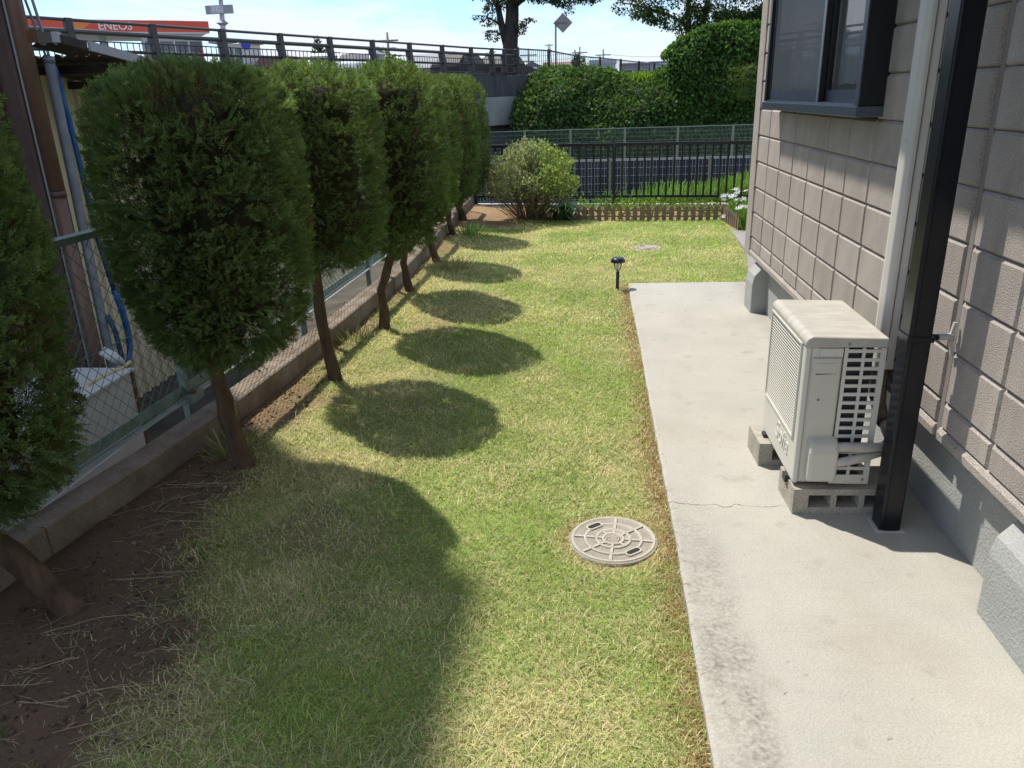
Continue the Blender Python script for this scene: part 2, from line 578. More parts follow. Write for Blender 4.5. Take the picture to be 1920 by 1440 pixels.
def frames(d, rng, roll=True):
    """orthonormal frames (n,3,3) with rows side, normal, dir for unit directions d (n,3)"""
    ref = np.tile(np.array([[0.12, .23, .97]]), (len(d), 1))
    s = np.cross(d, ref)
    s /= np.linalg.norm(s, axis=1, keepdims=True) + 1e-9
    n = np.cross(s, d)
    if roll:
        a = rng.uniform(0, 2 * np.pi, len(d))[:, None]
        s, n = s * np.cos(a) + n * np.sin(a), n * np.cos(a) - s * np.sin(a)
    return np.stack([s, n, d], 1)


def scatter(T, Q, pos, frm, scale, colors, jitter=None):
    """copy template verts T (k,3) / faces Q (q,4) to each pos; returns V, quads, vertex colours"""
    n, k = len(pos), len(T)
    V = np.einsum('kj,njc->nkc', T, frm) * scale[:, None, None] + pos[:, None, :]
    F = (Q[None] + (np.arange(n) * k)[:, None, None]).reshape(-1, Q.shape[1])
    C = np.repeat(colors, k, axis=0)
    if jitter is not None:
        C = C * np.tile(jitter, (n, 1))
    return V.reshape(-1, 3), F, C


# ------------------------------------------------------------------ SETTING: ground
LAWN_X0 = -1.62
def soil_edge(y):
    return np.interp(y, [0, 1.3, 1.5, 2.0, 2.5, 3.2, 3.9, 4.8, 5.9, 7.9, 9.0, 9.6, 11], [-1.1, -1.15, -1.16, -1.30, -1.40, -1.50, -1.54, -1.52, -1.50, -1.50, -1.40, -.9, -.8])


def path_left(y):
    return np.interp(y, [-1, 1.45, 2.74, 6.31], [.285, .308, .327, .363])


def curb_x(y):
    return np.interp(y, [-1.5, 1.2, 2.1, 2.79, 3.22, 4.5, 5.6, 6.5, 8, 11.6], [-2.08, -1.98, -1.89, -1.77, -1.71, -1.61, -1.56, -1.53, -1.56, -1.62])


def ground_z(x, y):
    return (vnoise(x, y, 1.6, 3) - .5) * .03 + (vnoise(x, y, 9, 5) - .5) * .010 + .02 * sstep(-1.15, -1.5, x)


nx, ny = 110, 300
gx = np.linspace(0, 1, nx)
gy = np.linspace(-2.0, 11.25, ny)
GX, GY = np.meshgrid(gx, gy)
GX = (curb_x(GY) - .06) * (1 - GX) + 4.2 * GX
GZ = ground_z(GX, GY)
cover = (GX > path_left(GY) - .02) & (GY < 6.34)
GZ = np.where(cover, GZ - .03, GZ)
V = np.stack([GX, GY, GZ], -1).reshape(-1, 3)
idx = np.arange(nx * ny).reshape(ny, nx)
Q = np.stack([idx[:-1, :-1], idx[:-1, 1:], idx[1:, 1:], idx[1:, :-1]], -1).reshape(-1, 4)
fx, fy = V[:, 0], V[:, 1]
edge = soil_edge(fy) + (vnoise(fx, fy, 3.0, 11) - .5) * .35
grassy = sstep(-.10, .16, fx - edge)
grassy = grassy * (1 - .55 * sstep(.60, .75, vnoise(fx, fy, 2.2, 21)) * sstep(-.3, -1.0, fx))
grassy = np.where(fy > 9.75, grassy * .15, grassy)
dry = sstep(.05, .0, path_left(fy) - .06 - fx) * (fy < 6.4)
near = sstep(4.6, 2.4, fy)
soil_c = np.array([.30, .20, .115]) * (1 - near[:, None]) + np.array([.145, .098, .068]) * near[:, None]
soil_c = soil_c * (.75 + .5 * vnoise(fx, fy, 7, 31))[:, None]
thatch = np.array([.28, .275, .11]) * (.75 + .5 * vnoise(fx, fy, 5, 41))[:, None]
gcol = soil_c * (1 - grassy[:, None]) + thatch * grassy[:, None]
gcol = gcol * (1 - .6 * dry[:, None]) + np.array([.22, .145, .07]) * .6 * dry[:, None]
m_ground = leaf_mat('soil_and_thatch', 0.0, .95, spec=.05)
nb = m_ground.node_tree
_tc = nb.nodes.new("ShaderNodeTexCoord"); _nz = nb.nodes.new("ShaderNodeTexNoise"); _nz.inputs["Scale"].default_value = 90; _nz.inputs["Detail"].default_value = 8
_bp = nb.nodes.new("ShaderNodeBump"); _bp.inputs["Strength"].default_value = .9; _bp.inputs["Distance"].default_value = .012
nb.links.new(_tc.outputs["Object"], _nz.inputs["Vector"]); nb.links.new(_nz.outputs["Fac"], _bp.inputs["Height"]); nb.links.new(_bp.outputs["Normal"], nb.nodes["Principled BSDF"].inputs["Normal"])
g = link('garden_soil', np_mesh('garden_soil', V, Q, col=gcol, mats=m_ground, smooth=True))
tag(g, kind='structure')

# lower ground all round, out to the horizon
m_low = mat('mown_verge_grass', (.075, .135, .035), .95, color2=(.045, .09, .025), vscale=1.2, bump=.6, bscale=25, spec=.1)
m_dirt = mat('dark_packed_ground', (.09, .08, .065), .95, var=.3, vscale=3, bump=.4, bscale=30, spec=.1)
mb = MB().add([(-600, 11.5, -.8), (600, 11.5, -.8), (600, 29.0, -.95), (-600, 29.0, -.95)], [(0, 1, 2, 3)])
mb.add([(-600, 29.0, -.95), (600, 29.0, -.95), (600, 900, -.95), (-600, 900, -.95)], [(0, 1, 2, 3)])
mb.add([(-600, -400, -.8), (600, -400, -.8), (600, 11.5, -.8), (-600, 11.5, -.8)], [(0, 1, 2, 3)])
low = mb.obj('lower_ground', [m_low, m_dirt]); tag(low, kind='structure')
mb = MB().add([(-12, -20, -.78), (-2.0, -20, -.78), (-2.0, 11.2, -.78), (-12, 11.2, -.78)], [(0, 1, 2, 3)])
tag(mb.obj('neighbour_yard', m_dirt), kind='structure')
mb = MB().add([(5.45, 30.6, -.94), (30, 29.4, -.94), (30, 33.8, -.94), (5.6, 33.8, -.94)], [(0, 1, 2, 3)])
tag(mb.obj('road', M_['asphalt']), kind='structure')

# retaining edge of the garden terrace (front, under the black fence, and left side)
def fence_y(x):
    return 11.44 + (x + 1.58) * (11.16 - 11.44) / 1.988
mb = MB()
mb.add([(-2.4, fence_y(-2.4) + .07, -.85), (9, fence_y(9) + .07, -.85), (9, fence_y(9) + .07, .02), (-2.4, fence_y(-2.4) + .07, .02),
        (-2.4, fence_y(-2.4) - .07, -.85), (9, fence_y(9) - .07, -.85), (9, fence_y(9) - .07, .02), (-2.4, fence_y(-2.4) - .07, .02)],
       [(0, 1, 2, 3), (4, 5, 6, 7), (3, 2, 6, 7), (0, 3, 7, 4), (1, 2, 6, 5)])
tag(mb.obj('terrace_kerb', M_['kerb']), 'low pale concrete kerb under the black railing at the end of the lawn', 'kerb')
# near garden beyond the fine sheet (under camera and house side)
mb = MB().add([(-2.3, -12, -.035), (30, -12, -.035), (30, -1.9, -.035), (-2.3, -1.9, -.035)], [(0, 1, 2, 3)])
mb.add([(3.9, -1.9, -.035), (30, -1.9, -.035), (30, 10.6, -.035), (3.9, 10.6, -.035)], [(0, 1, 2, 3)])
tag(mb.obj('house_plot', m_dirt), kind='structure')

# concrete path
def concrete_path_mat():
    m = mat('pale_concrete_path', (.436, .416, .360), .9, color2=(.380, .368, .326), vscale=2.4, speck=.09, sscale=170, bump=.25, bscale=140, spec=.2)
    n, l = m.node_tree.nodes, m.node_tree.links
    b = n["Principled BSDF"]
    src = b.inputs["Base Color"].links[0].from_socket
    tc = [x for x in n if x.type == 'TEX_COORD'][0]
    sep = n.new("ShaderNodeSeparateXYZ")
    l.new(tc.outputs["Object"], sep.inputs["Vector"])

    def math_(op, a, c, clamp=False):
        k = n.new("ShaderNodeMath"); k.operation = op; k.use_clamp = clamp
        for i, s in enumerate((a, c)):
            if s is None: continue
            if isinstance(s, (int, float)): k.inputs[i].default_value = s
            else: l.new(s, k.inputs[i])
        return k.outputs[0]

    def noise_(scale, detail=4):
        k = n.new("ShaderNodeTexNoise"); k.inputs["Scale"].default_value = scale; k.inputs["Detail"].default_value = detail
        l.new(tc.outputs["Object"], k.inputs["Vector"]); return k.outputs["Fac"]

    def overlay(fac, colr):
        nonlocal src
        mx = n.new("ShaderNodeMixRGB")
        l.new(fac, mx.inputs["Fac"]); l.new(src, mx.inputs["Color1"]); mx.inputs["Color2"].default_value = (*colr, 1)
        src = mx.outputs["Color"]
    x, y = sep.outputs["X"], sep.outputs["Y"]
    # lichen stain beside the lawn edge in the nearer half
    d = math_('SUBTRACT', x, .325)
    a = math_('MULTIPLY', math_('SUBTRACT', .105, math_('ABSOLUTE', math_('SUBTRACT', d, .072), None)), 14.0, True)
    ny_ = math_('MULTIPLY', math_('SUBTRACT', 2.95, y), .9, True)
    st = math_('MULTIPLY', math_('MULTIPLY', a, ny_), math_('MULTIPLY', math_('SUBTRACT', noise_(10, 8), .20), 2.4, True), True)
    overlay(math_('MULTIPLY', math_('MULTIPLY', st, math_('MULTIPLY', math_('SUBTRACT', noise_(70, 5), .30), 2.6, True)), .85), (.15, .125, .105))
    # broad warm and brown stains
    s2 = math_('MULTIPLY', math_('SUBTRACT', noise_(1.7, 7), .53), 5.0, True)
    overlay(math_('MULTIPLY', s2, .34), (.35, .275, .205))
    s3 = math_('MULTIPLY', math_('SUBTRACT', noise_(11, 7), .60), 7.0, True)
    overlay(math_('MULTIPLY', s3, .32), (.225, .195, .16))
    # hairline crack across the slab
    wob = math_('MULTIPLY', math_('SUBTRACT', noise_(9, 6), .5), .13)
    line = math_('ADD', math_('ADD', y, math_('MULTIPLY', x, .02)), wob)
    cr = math_('MULTIPLY', math_('SUBTRACT', .0030, math_('ABSOLUTE', math_('SUBTRACT', line, 2.655), None)), 600, True)
    lim = math_('MULTIPLY', math_('SUBTRACT', .80, x), 12, True)
    overlay(math_('MULTIPLY', math_('MULTIPLY', cr, lim), .8), (.10, .085, .07))
    # pale worn arris along the lawn
    ar = math_('MULTIPLY', math_('SUBTRACT', .014, d), 90, True)
    overlay(math_('MULTIPLY', ar, .0), (.62, .60, .55))
    gw = math_('MULTIPLY', math_('SUBTRACT', x, 1.13), 7.0, True)
    overlay(math_('MULTIPLY', math_('MULTIPLY', gw, noise_(14, 8)), .75), (.20, .18, .15))
    mpt = n.new("ShaderNodeMapping"); mpt.inputs["Scale"].default_value = (3.0, 40.0, 1.0); mpt.inputs["Rotation"].default_value = (0, 0, .35)
    l.new(tc.outputs["Object"], mpt.inputs["Vector"])
    tn = n.new("ShaderNodeTexNoise"); tn.inputs["Scale"].default_value = 1.5; tn.inputs["Detail"].default_value = 5
    l.new(mpt.outputs["Vector"], tn.inputs["Vector"])
    overlay(math_('MULTIPLY', math_('MULTIPLY', math_('SUBTRACT', tn.outputs["Fac"], .52), 4.0, True), .22), (.30, .28, .245))
    l.new(src, b.inputs["Base Color"])
    return m


M_['path'] = concrete_path_mat()
ys = np.concatenate([np.arange(-2.0, 6.31, .06), [6.31]])
mb = MB()
vs, fs = [], []
for i, y in enumerate(ys):
    xl = float(path_left(y)) + .002 * math.sin(y * 3.1) + random.uniform(-.0022, .0022)
    yy = y if i < len(ys) - 1 else y
    for xq, zq in ((xl - .004, -.05), (xl, .012), (xl + .012, .018), (1.40, .018)):
        vs.append((xq, yy + (xq - xl) * .02 * (1 if i == len(ys) - 1 else 0), zq))
n_ = 4
for i in range(len(ys) - 1):
    for k in range(3):
        fs.append((i * n_ + k, i * n_ + k + 1, (i + 1) * n_ + k + 1, (i + 1) * n_ + k))
e = (len(ys) - 1) * n_
o0 = len(vs)
vs += [(vs[e + k][0], vs[e + k][1] + .003, -.05) for k in range(4)]
for k in range(3):
    fs.append((e + k, e + k + 1, o0 + k + 1, o0 + k))
mb.add(vs, fs)
tag(mb.obj('concrete_path', M_['path']), kind='structure')
# grey slab strip at the far side of the house
mb = MB().prism([(1.34, 6.36), (1.56, 7.59), (1.63, 8.80), (2.6, 8.80), (2.6, 6.36)], 'z', -.06, .016)
tag(mb.obj('paving_strip', mat('grey_paving', (.27, .25, .24), .9, var=.12, vscale=5, speck=.12, bump=.3)), kind='structure')

# upper ground behind the bridge (railway-side embankment level)
BA = 0.39295184
BD = Vector((math.sin(BA), math.cos(BA), 0))
BP = Vector((-4.10053735, 30.96161907, 0))
DECK = 2.26
def bk(k, off=0.0, z=0.0):
    p = BP + BD * (2.0 * (k - 8)) + Vector((-math.cos(BA), math.sin(BA), 0)) * off
    return Vector((p.x, p.y, z))
poly = [bk(-14, 1.2), bk(8, 1.2), Vector((-3.2, 33.9, 0)), Vector((-2.0, 34.2, 0)), Vector((30, 35.5, 0)), Vector((300, 60, 0)), Vector((700, 900, 0)), Vector((-700, 900, 0)), Vector((-400, -60, 0))]
mb = MB().prism([(p.x, p.y) for p in poly], 'z', -.9, 2.2)
tag(mb.obj('upper_ground', mat('upper_level_ground', (.10, .10, .085), .95, var=.2, vscale=.4)), kind='structure')

# ------------------------------------------------------------------ HOUSE
W = 1.2
house = empty('house', (1.26, 2.0, 0), 'taupe block-pattern sided house along the right of the path', 'house')
rows = [.4925, .6655, .838, 1.0145, 1.1875, 1.360, 1.534, 1.7065, 1.879, 2.0515, 2.224, 2.3965]
cols_far = [5.72, 5.40, 5.08, 4.76, 4.44, 4.122, 3.802, 3.485, 3.183, 2.865, 2.549]
cols_near = [2.517, 2.192, 1.870, 1.548, 1.226, .904, .582, .26, -.06, -.38, -.70, -1.02]
WIN_Y0, WIN_Y1, WIN_Z0, WIN_Z1 = 3.475, 5.19, 1.372, 2.30
mb = MB().box((W + .012, -1.5, .372), (1.36, 5.895, WIN_Z0)).box((W + .012, -1.5, WIN_Z1), (1.36, 5.895, 2.6))
mb.box((W + .012, -1.5, WIN_Z0), (1.36, WIN_Y0 - .05, WIN_Z1)).box((W + .012, WIN_Y1, WIN_Z0), (1.36, 5.895, WIN_Z1))
mb.box((1.36, 5.80, .372), (5.5, 5.895, 2.6))
mb.obj('wall', M_['joint'], house)


def block_mesh(w, h, d=.0135, c=.009, c_bot=.005):
    """bevel-edged facing block, front at x=0 looking to -x, w along y, h along z"""
    cc = c + .003
    o = [(d, -w / 2, -h / 2), (d, w / 2, -h / 2), (d, w / 2, h / 2), (d, -w / 2, h / 2)]
    m_ = [(.0095, -w / 2 + .0012, -h / 2 + .0008), (.0095, w / 2 - .0012, -h / 2 + .0008), (.0095, w / 2 - .0012, h / 2 - .0008), (.0095, -w / 2 + .0012, h / 2 - .0008)]
    i_ = [(0, -w / 2 + c, -h / 2 + c), (0, w / 2 - c, -h / 2 + c), (0, w / 2 - c, h / 2 - c - .001), (0, -w / 2 + c, h / 2 - c - .001)]
    mb = MB()
    fs = [(8, 9, 10, 11)] + [(k, (k + 1) % 4, 4 + (k + 1) % 4, 4 + k) for k in range(4)] + [(4 + k, 4 + (k + 1) % 4, 8 + (k + 1) % 4, 8 + k) for k in range(4)]
    mb.add(o + m_ + i_, fs)
    return mb.mesh('wall_block', M_['siding'])


BLK = {}
def put_blocks(cols, first_bottom):
    zs = [first_bottom] + rows
    for ci in range(len(cols) - 1):
        ya, yb = cols[ci + 1], cols[ci]
        for ri in range(len(zs) - 1):
            za, zb = zs[ri], zs[ri + 1]
            yc, zc = (ya + yb) / 2, (za + zb) / 2
            if yc > WIN_Y0 - .02 and yc < WIN_Y1 + .2 and zc > WIN_Z0 + .03 and zc < WIN_Z1:
                if not (yc > 5.3):
                    continue
            w, h = round(yb - ya - .006, 3), round(zb - za - .0015, 4)
            key = (round(w, 2), round(h, 2))
            if key not in BLK:
                BLK[key] = block_mesh(*key)
            me = BLK[key]
            link('wall_block', me, house, (W + random.uniform(-.0009, .0009), yc, zc), (0, 0, 0), (1, w / key[0], h / key[1]))


put_blocks(cols_far, .402)
put_blocks(cols_near, .402)
# sloping drip edge under the lowest course
lip = [(W - .004, .360), (W + .03, .352), (W + .03, .412), (W + .002, .400), (W - .006, .386)]
for a, b in ((2.549, 5.72), (-1.5, 2.517)):
    MB().prism(lip, 'y', a, b).obj('drip_edge', M_['siding'], house)
# corner trim
mb = MB().prism([(W - .006, 5.727), (W - .006, 5.90), (W + .12, 5.90), (W + .12, 5.727)], 'z', .352, 2.6)
mb.obj('corner_trim', M_['siding'], house, bevel=.004, seg=1)
MB().box((W + .006, 2.520, .37), (W + .018, 2.546, 2.4)).obj('sealant_joint', M_['sealant'], house)
# small grey boxes painted in for the shadow gaps at trim notches
for z in rows[:9]:
    MB().box((W - .010, 5.712, z - .012), (W + .004, 5.724, z + .012)).obj('trim_shadow_box', M_['sealant'], house)

# foundation with chamfered piers
mb = MB().box((1.262, -1.5, -.1), (5.4, 5.46, .37))
mb.obj('foundation', M_['render'], house)
def pier(ya, yb, xa=1.158, ztop=.385):
    prof = [(xa, -.08), (1.30, -.08), (1.30, ztop), (xa + .075, ztop), (xa + .012, ztop - .075), (xa, ztop - .13)]
    return MB().prism(prof, 'y', ya, yb).obj('foundation_pier', M_['render'], house, bevel=.006)
pier(5.375, 5.60, 1.160, .352)
pier(.95, 2.03, 1.165, .352)
MB().box((1.235, 2.10, .335), (1.262, 2.62, .362)).obj('black_strip', M_['black_alu'], house)  # plain black strip for the dark gap under the siding lip
MB().box((1.240, 4.5, .335), (1.262, 4.72, .362)).obj('black_strip', M_['black_alu'], house)
# white paint fleck on the foundation
MB().box((1.2595, 2.285, .215), (1.2618, 2.292, .245)).obj('paint_fleck', M_['white_tape'], house)

# upper storey and projecting balcony slab (above the frame; the balcony shades the wall)
MB().box((W + .02, -1.5, 2.61), (5.5, 5.88, 5.6)).obj('upper_storey', M_['siding'], house)
MB().box((.56, -1.5, 2.62), (W + .015, 5.68, 2.82)).obj('balcony_slab', M_['house_grey'], house)

# window
win = MB()
x0, x1 = 1.098, 1.215
y0, y1, z0, z1 = WIN_Y0 - .055, WIN_Y1, WIN_Z0, WIN_Z1
# outer frame: two jambs, head
win.box((x0 + .003, y0, z0 + .045), (x1, y0 + .045, z1))
win.box((x0 + .003, y1 - .045, z0 + .045), (x1, y1, z1))
win.box((x0 + .003, y0 + .045, z1 - .05), (x1, y1 - .045, z1))
window = win.obj('window', M_['black_alu'], house, bevel=.002, seg=1)
MB().box((x0 - .006, y0 - .004, z0), (x1, y1 + .004, z0 + .042)).obj('sill', M_['grey_alu'], window, bevel=.003, seg=1)
MB().box((x0 + .012, y0 + .046, z0 + .0425), (x1 - .01, y1 - .046, z0 + .052)).obj('track', M_['track'], window)
MB().box((x0 - .003, y0 - .002, z0 + .0425), (x0 + .0028, y0 + .040, z1)).obj('jamb_face', M_['grey_alu'], window)
ym = 4.075
def sash(ya, yb, xs, m_st, m_rail):
    MB().box((xs, ya, z0 + .053), (xs + .025, ya + .035, z1 - .06)).obj('sash_stile', m_st, window, bevel=.002, seg=1)
    MB().box((xs, yb - .045, z0 + .053), (xs + .025, yb, z1 - .06)).obj('sash_stile', m_st, window, bevel=.002, seg=1)
    MB().box((xs + .002, ya + .0352, z0 + .053), (xs + .023, yb - .0452, z0 + .105)).obj('sash_rail', m_rail, window)
sash(y0 + .046, ym + .03, x0 + .05, M_['black_alu'], M_['grey_alu'])
sash(ym - .012, y1 - .046, x0 + .018, M_['black_alu'], M_['grey_alu'])
MB().box((x0 + .0145, ym - .014, z0 + .053), (x0 + .0178, ym + .016, z1 - .06)).obj('sash_edge', M_['track'], window)
def sheet_x(x, ya, yb, za, zb):
    return MB().add([(x, ya, za), (x, yb, za), (x, yb, zb), (x, ya, zb)], [(3, 2, 1, 0)])
sheet_x(x0 + .062, y0 + .081, ym - .015, z0 + .105, z1 - .06).obj('pane', M_['glass'], window, fix=False)
sheet_x(x0 + .030, ym + .023, y1 - .091, z0 + .105, z1 - .06).obj('pane', M_['glass'], window, fix=False)
sheet_x(x0 + .0225, ym + .023, y1 - .091, z0 + .105, z1 - .06).obj('insect_screen', M_['screen'], window, fix=False)
# room box, back left open to brighten the curtain; lace curtain with folds
rx = 3.4
rm = MB().add([(1.36, y0 - .3, z0 - .2), (rx, y0 - .3, z0 - .2), (rx, y1 + .2, z0 - .2), (1.36, y1 + .2, z0 - .2), (1.36, y0 - .3, z1 + .2), (rx, y0 - .3, z1 + .2), (rx, y1 + .2, z1 + .2), (1.36, y1 + .2, z1 + .2)],
              [(0, 1, 2, 3), (4, 5, 6, 7), (0, 1, 5, 4), (2, 3, 7, 6)])
rm.obj('room', M_['room'], house, fix=False)
def curtain(ya, yb, x, amp, seed):
    n = 60
    vs, fs = [], []
    rr = random.Random(seed)
    ph = rr.uniform(0, 6)
    for i in range(n + 1):
        t = i / n
        y = ya + (yb - ya) * t
        dx = amp * (math.sin(t * 38 + ph) * .6 + math.sin(t * 71 + 2 * ph) * .4)
        vs += [(x + dx * 1.2, y + .01 * math.sin(t * 50), z0 + .13 + .006 * math.sin(t * 60)), (x + dx, y, (z0 + z1) / 2), (x + dx * .5, y, z1)]
    for i in range(n):
        for k in range(2):
            fs.append((i * 3 + k, (i + 1) * 3 + k, (i + 1) * 3 + k + 1, i * 3 + k + 1))
    return MB().add(vs, fs, 0, True).obj('curtain', M_['curtain'], window, fix=False)
curtain(y0 + .08, ym + .05, 1.222, .014, 1)
curtain(ym + .15, y1 - .12, 1.225, .014, 2)

# black square post of the balcony
post = empty('balcony_post', (1.078, 2.515, 0), 'tall black square steel post standing on the concrete path beside the outdoor unit', 'post')
mb = MB().box((1.040, 2.475, .0), (1.112, 2.556, 2.62))
mb.obj('shaft', M_['black_metal'], post, bevel=.006)
MB().box((1.054, 2.4728, .0), (1.098, 2.4752, 2.6)).obj('face_strip', M_['black_metal'], post)
br = MB().box((1.034, 2.469, .715), (1.118, 2.562, .735))
band = br.obj('band', M_['black_metal'], post, bevel=.002, seg=1)
MB().tube([(1.118, 2.50, .725), (1.14, 2.50, .725)], .011, 8).obj('bolt', M_['black_metal'], post)
ar = MB().tube([(1.138, 2.50, .725), (1.170, 2.50, .727), (1.186, 2.498, .727)], [.010, .011, .016], 8)
ar.bar((1.178, 2.50, .727), (1.186, 2.50, .775), .012, .010)
ar.bar((1.178, 2.50, .727), (1.192, 2.50, .66), .012, .010)
ar.obj('wall_bracket', M_['foam'], post)
MB().prism([(1.026, 2.462), (1.126, 2.462), (1.126, 2.568), (1.026, 2.568)], 'z', .012, .021).obj('grout_collar', M_['kerb'], post, bevel=.004)

# beige duct cover on the wall
duct = empty('pipe_duct', (1.165, 3.0, .47), 'beige plastic pipe duct running up the taupe wall behind the black post', 'duct')
pr = [(W - .001, 2.952), (1.152, 2.955), (1.137, 2.970), (1.131, 3.0), (1.137, 3.03), (1.152, 3.045), (W - .001, 3.048)]
MB().prism(pr, 'z', .462, 2.6).obj('cover', M_['duct'], duct, bevel=.004)
MB().box((1.166, 2.950, .47), (1.1685, 2.954, 2.6)).obj('seam', M_['duct_dark'], duct)
MB().prism([(W - .002, 2.946), (1.150, 2.949), (1.132, 2.966), (1.126, 3.0), (1.132, 3.036), (1.150, 3.052), (W - .002, 3.055)], 'z', .455, .490).obj('collar', M_['duct'], duct, bevel=.003)
fl = MB().tube([(1.166, 3.0, .46), (1.166, 2.995, .40), (1.164, 2.97, .33), (1.160, 2.92, .285), (1.158, 2.86, .27)], [.033, .033, .032, .03, .028], 12)
fl.obj('flexible_end', M_['duct_dark'], duct)
MB().tube([(1.131, 2.955, 1.30), (1.118, 2.945, 1.315), (1.122, 2.935, 1.325)], .0018, 5).obj('tie', M_['white_tape'], duct)

# ------------------------------------------------------------------ outdoor unit
ac = empty('outdoor_unit', (.90, 2.86, .108), 'white air conditioner outdoor unit with slatted grille standing on two concrete blocks', 'outdoor unit')
ax0, ax1, ay0, ay1, az0, az1 = .765, 1.032, 2.615, 3.125, .120, .690
body = MB()
# shell: front board, back post, bottom pan, inner block
body.box((ax0, ay0, az0 + .01), (ax0 + .020, ay1, az1 - .035))
body.box((ax0 + .0201, ay0 + .004, az0 + .012), (.893, ay1 - .004, az1 - .036))
body.box((.8931, ay0 + .02, az0 + .012), (.985, ay1 - .004, az0 + .03))
ac_body = body.obj('cabinet', M_['ac_white'], ac, bevel=.006)
MB().box((.896, ay0 + .012, az0 + .032), (.994, ay1 - .006, az1 - .037)).obj('coil', M_['ac_dark'], ac)
lid = MB().prism([(ax0 - .004, az1 - .036), (ax1 + .004, az1 - .036), (ax1 + .004, az1 - .002), (ax0 + .016, az1 + .004), (ax0 + .002, az1 - .004), (ax0 - .004, az1 - .016)], 'y', ay0 - .006, ay1 + .004)
lid.obj('lid', M_['ac_top'], ac, bevel=.007, seg=3)
# front grille
gy0, gy1, gz0, gz1 = 2.668, 3.100, .300, .648
MB().box((ax0 - .0012, gy0, gz0), (ax0 + .002, gy1, gz1)).obj('grille_back', M_['ac_dark'], ac)  # black sheet painted in for the dark gaps between the slats
ns = 31
slat_me = None
for i in range(ns):
    z = gz0 + .006 + (gz1 - gz0 - .012) * i / (ns - 1)
    if slat_me is None:
        slat_me = MB().prism([(-.0024, -.0014), (-.0022, .0014), (.0008, .0022), (.0008, -.0022)], 'y', -(gy1 - gy0) / 2, (gy1 - gy0) / 2).mesh('slat', M_['ac_white'])
    link('slat', slat_me, ac, (ax0 - .0013, (gy0 + gy1) / 2, z))
fr = MB()
fr.box((ax0 - .007, gy0 - .012, gz0 - .011), (ax0 + .001, gy0, gz1 + .01)).box((ax0 - .007, gy1, gz0 - .011), (ax0 + .001, gy1 + .012, gz1 + .01))
fr.box((ax0 - .007, gy0, gz0 - .011), (ax0 + .001, gy1, gz0)).box((ax0 - .007, gy0, gz1), (ax0 + .001, gy1, gz1 + .010))
fr.obj('grille_frame', M_['ac_white'], ac, bevel=.002, seg=1)
# raised script on the lower front
def text_mesh(body_, size, ext, m, shear=0.0, bevel=0.0):
    cu = bpy.data.curves.new('lettering', 'FONT')
    cu.body = body_
    cu.size = size
    cu.extrude = ext
    cu.bevel_depth = bevel
    cu.shear = shear
    cu.align_x = 'CENTER'
    cu.align_y = 'CENTER'
    o = bpy.data.objects.new('lettering', cu)
    COL.objects.link(o)
    dg = bpy.context.evaluated_depsgraph_get()
    me = bpy.data.meshes.new_from_object(o.evaluated_get(dg))
    bpy.data.objects.remove(o)
    bpy.data.curves.remove(cu)
    me.materials.clear()
    me.materials.append(m)
    return me
tm = text_mesh("Sofia", .105, .0016, M_['ac_white'], .25, .0006)
# reads from the far end towards the near end as one faces the front
rot = Matrix(((0, 0, -1), (-1, 0, 0), (0, 1, 0))).to_euler()
link('emblem', tm, ac, (ax0 - .0005, 2.815, .226), rot)
# side panel, handle, screw, valve cover
sp = MB().box((.790, ay0 - .004, az0 + .030), (.886, ay0 + .003, az1 - .075))
side = sp.obj('service_panel', M_['ac_panel'], ac, bevel=.002, seg=1)
MB().box((.803, ay0 - .0062, az1 - .130), (.874, ay0 - .0041, az1 - .092)).obj('handle', M_['ac_panel'], side, bevel=.006)
MB().prism([(.803, az1 - .134), (.874, az1 - .131), (.870, az1 - .123), (.838, az1 - .128), (.806, az1 - .123)], 'y', ay0 - .0052, ay0 - .0042).obj('handle_slot', M_['hole'], side)
def screw(x, z, p, y=ay0 - .0045):
    MB().tube([(x, y + .003, z), (x, y - .0012, z)], .0050, 8).obj('screw', M_['pole_grey'], p)
screw(.822, .462, side)
MB().box((.812, ay0 - .0015, az1 - .070), (.890, ay0 + .003, az1 - .040)).obj('top_plate', M_['ac_white'], ac, bevel=.0015, seg=1)
screw(.905, az1 - .022, ac, ay0 - .008)
vc = MB()
prof = [(ay0 + .002, az0 + .030), (ay0 - .040, az0 + .034), (ay0 - .046, az0 + .06), (ay0 - .046, az0 + .150), (ay0 - .034, az0 + .185), (ay0 + .002, az0 + .205)]
vc.prism(prof, 'x', .802, .905)
vc.obj('valve_cover', M_['ac_panel'], ac, bevel=.012, seg=3)
# coil guard lattice
gd = MB()
lx0, lx1, lz0, lz1 = .8935, 1.031, az0 + .012, az1 - .037
for x, w in ((.8995, .012), (.9575, .010), (1.022, .019)):
    gd.box((x - w / 2, ay0 - .003, lz0), (x + w / 2, ay0 + .004, lz1))
nr = 15
for i in range(nr + 1):
    z = lz0 + .030 + (lz1 - .012 - lz0 - .030) * i / nr
    h = .0058
    if i == 0:
        gd.box((.9056, ay0 - .0028, lz0), (1.0124, ay0 + .0038, z + h))
    else:
        gd.box((.9056, ay0 - .0028, z - h), (.9524, ay0 + .0038, z + h))
        gd.box((.9626, ay0 - .0028, z - h), (1.0124, ay0 + .0038, z + h))
gd.obj('coil_guard', M_['ac_white'], ac)
screw(1.010, az0 + .03, ac)
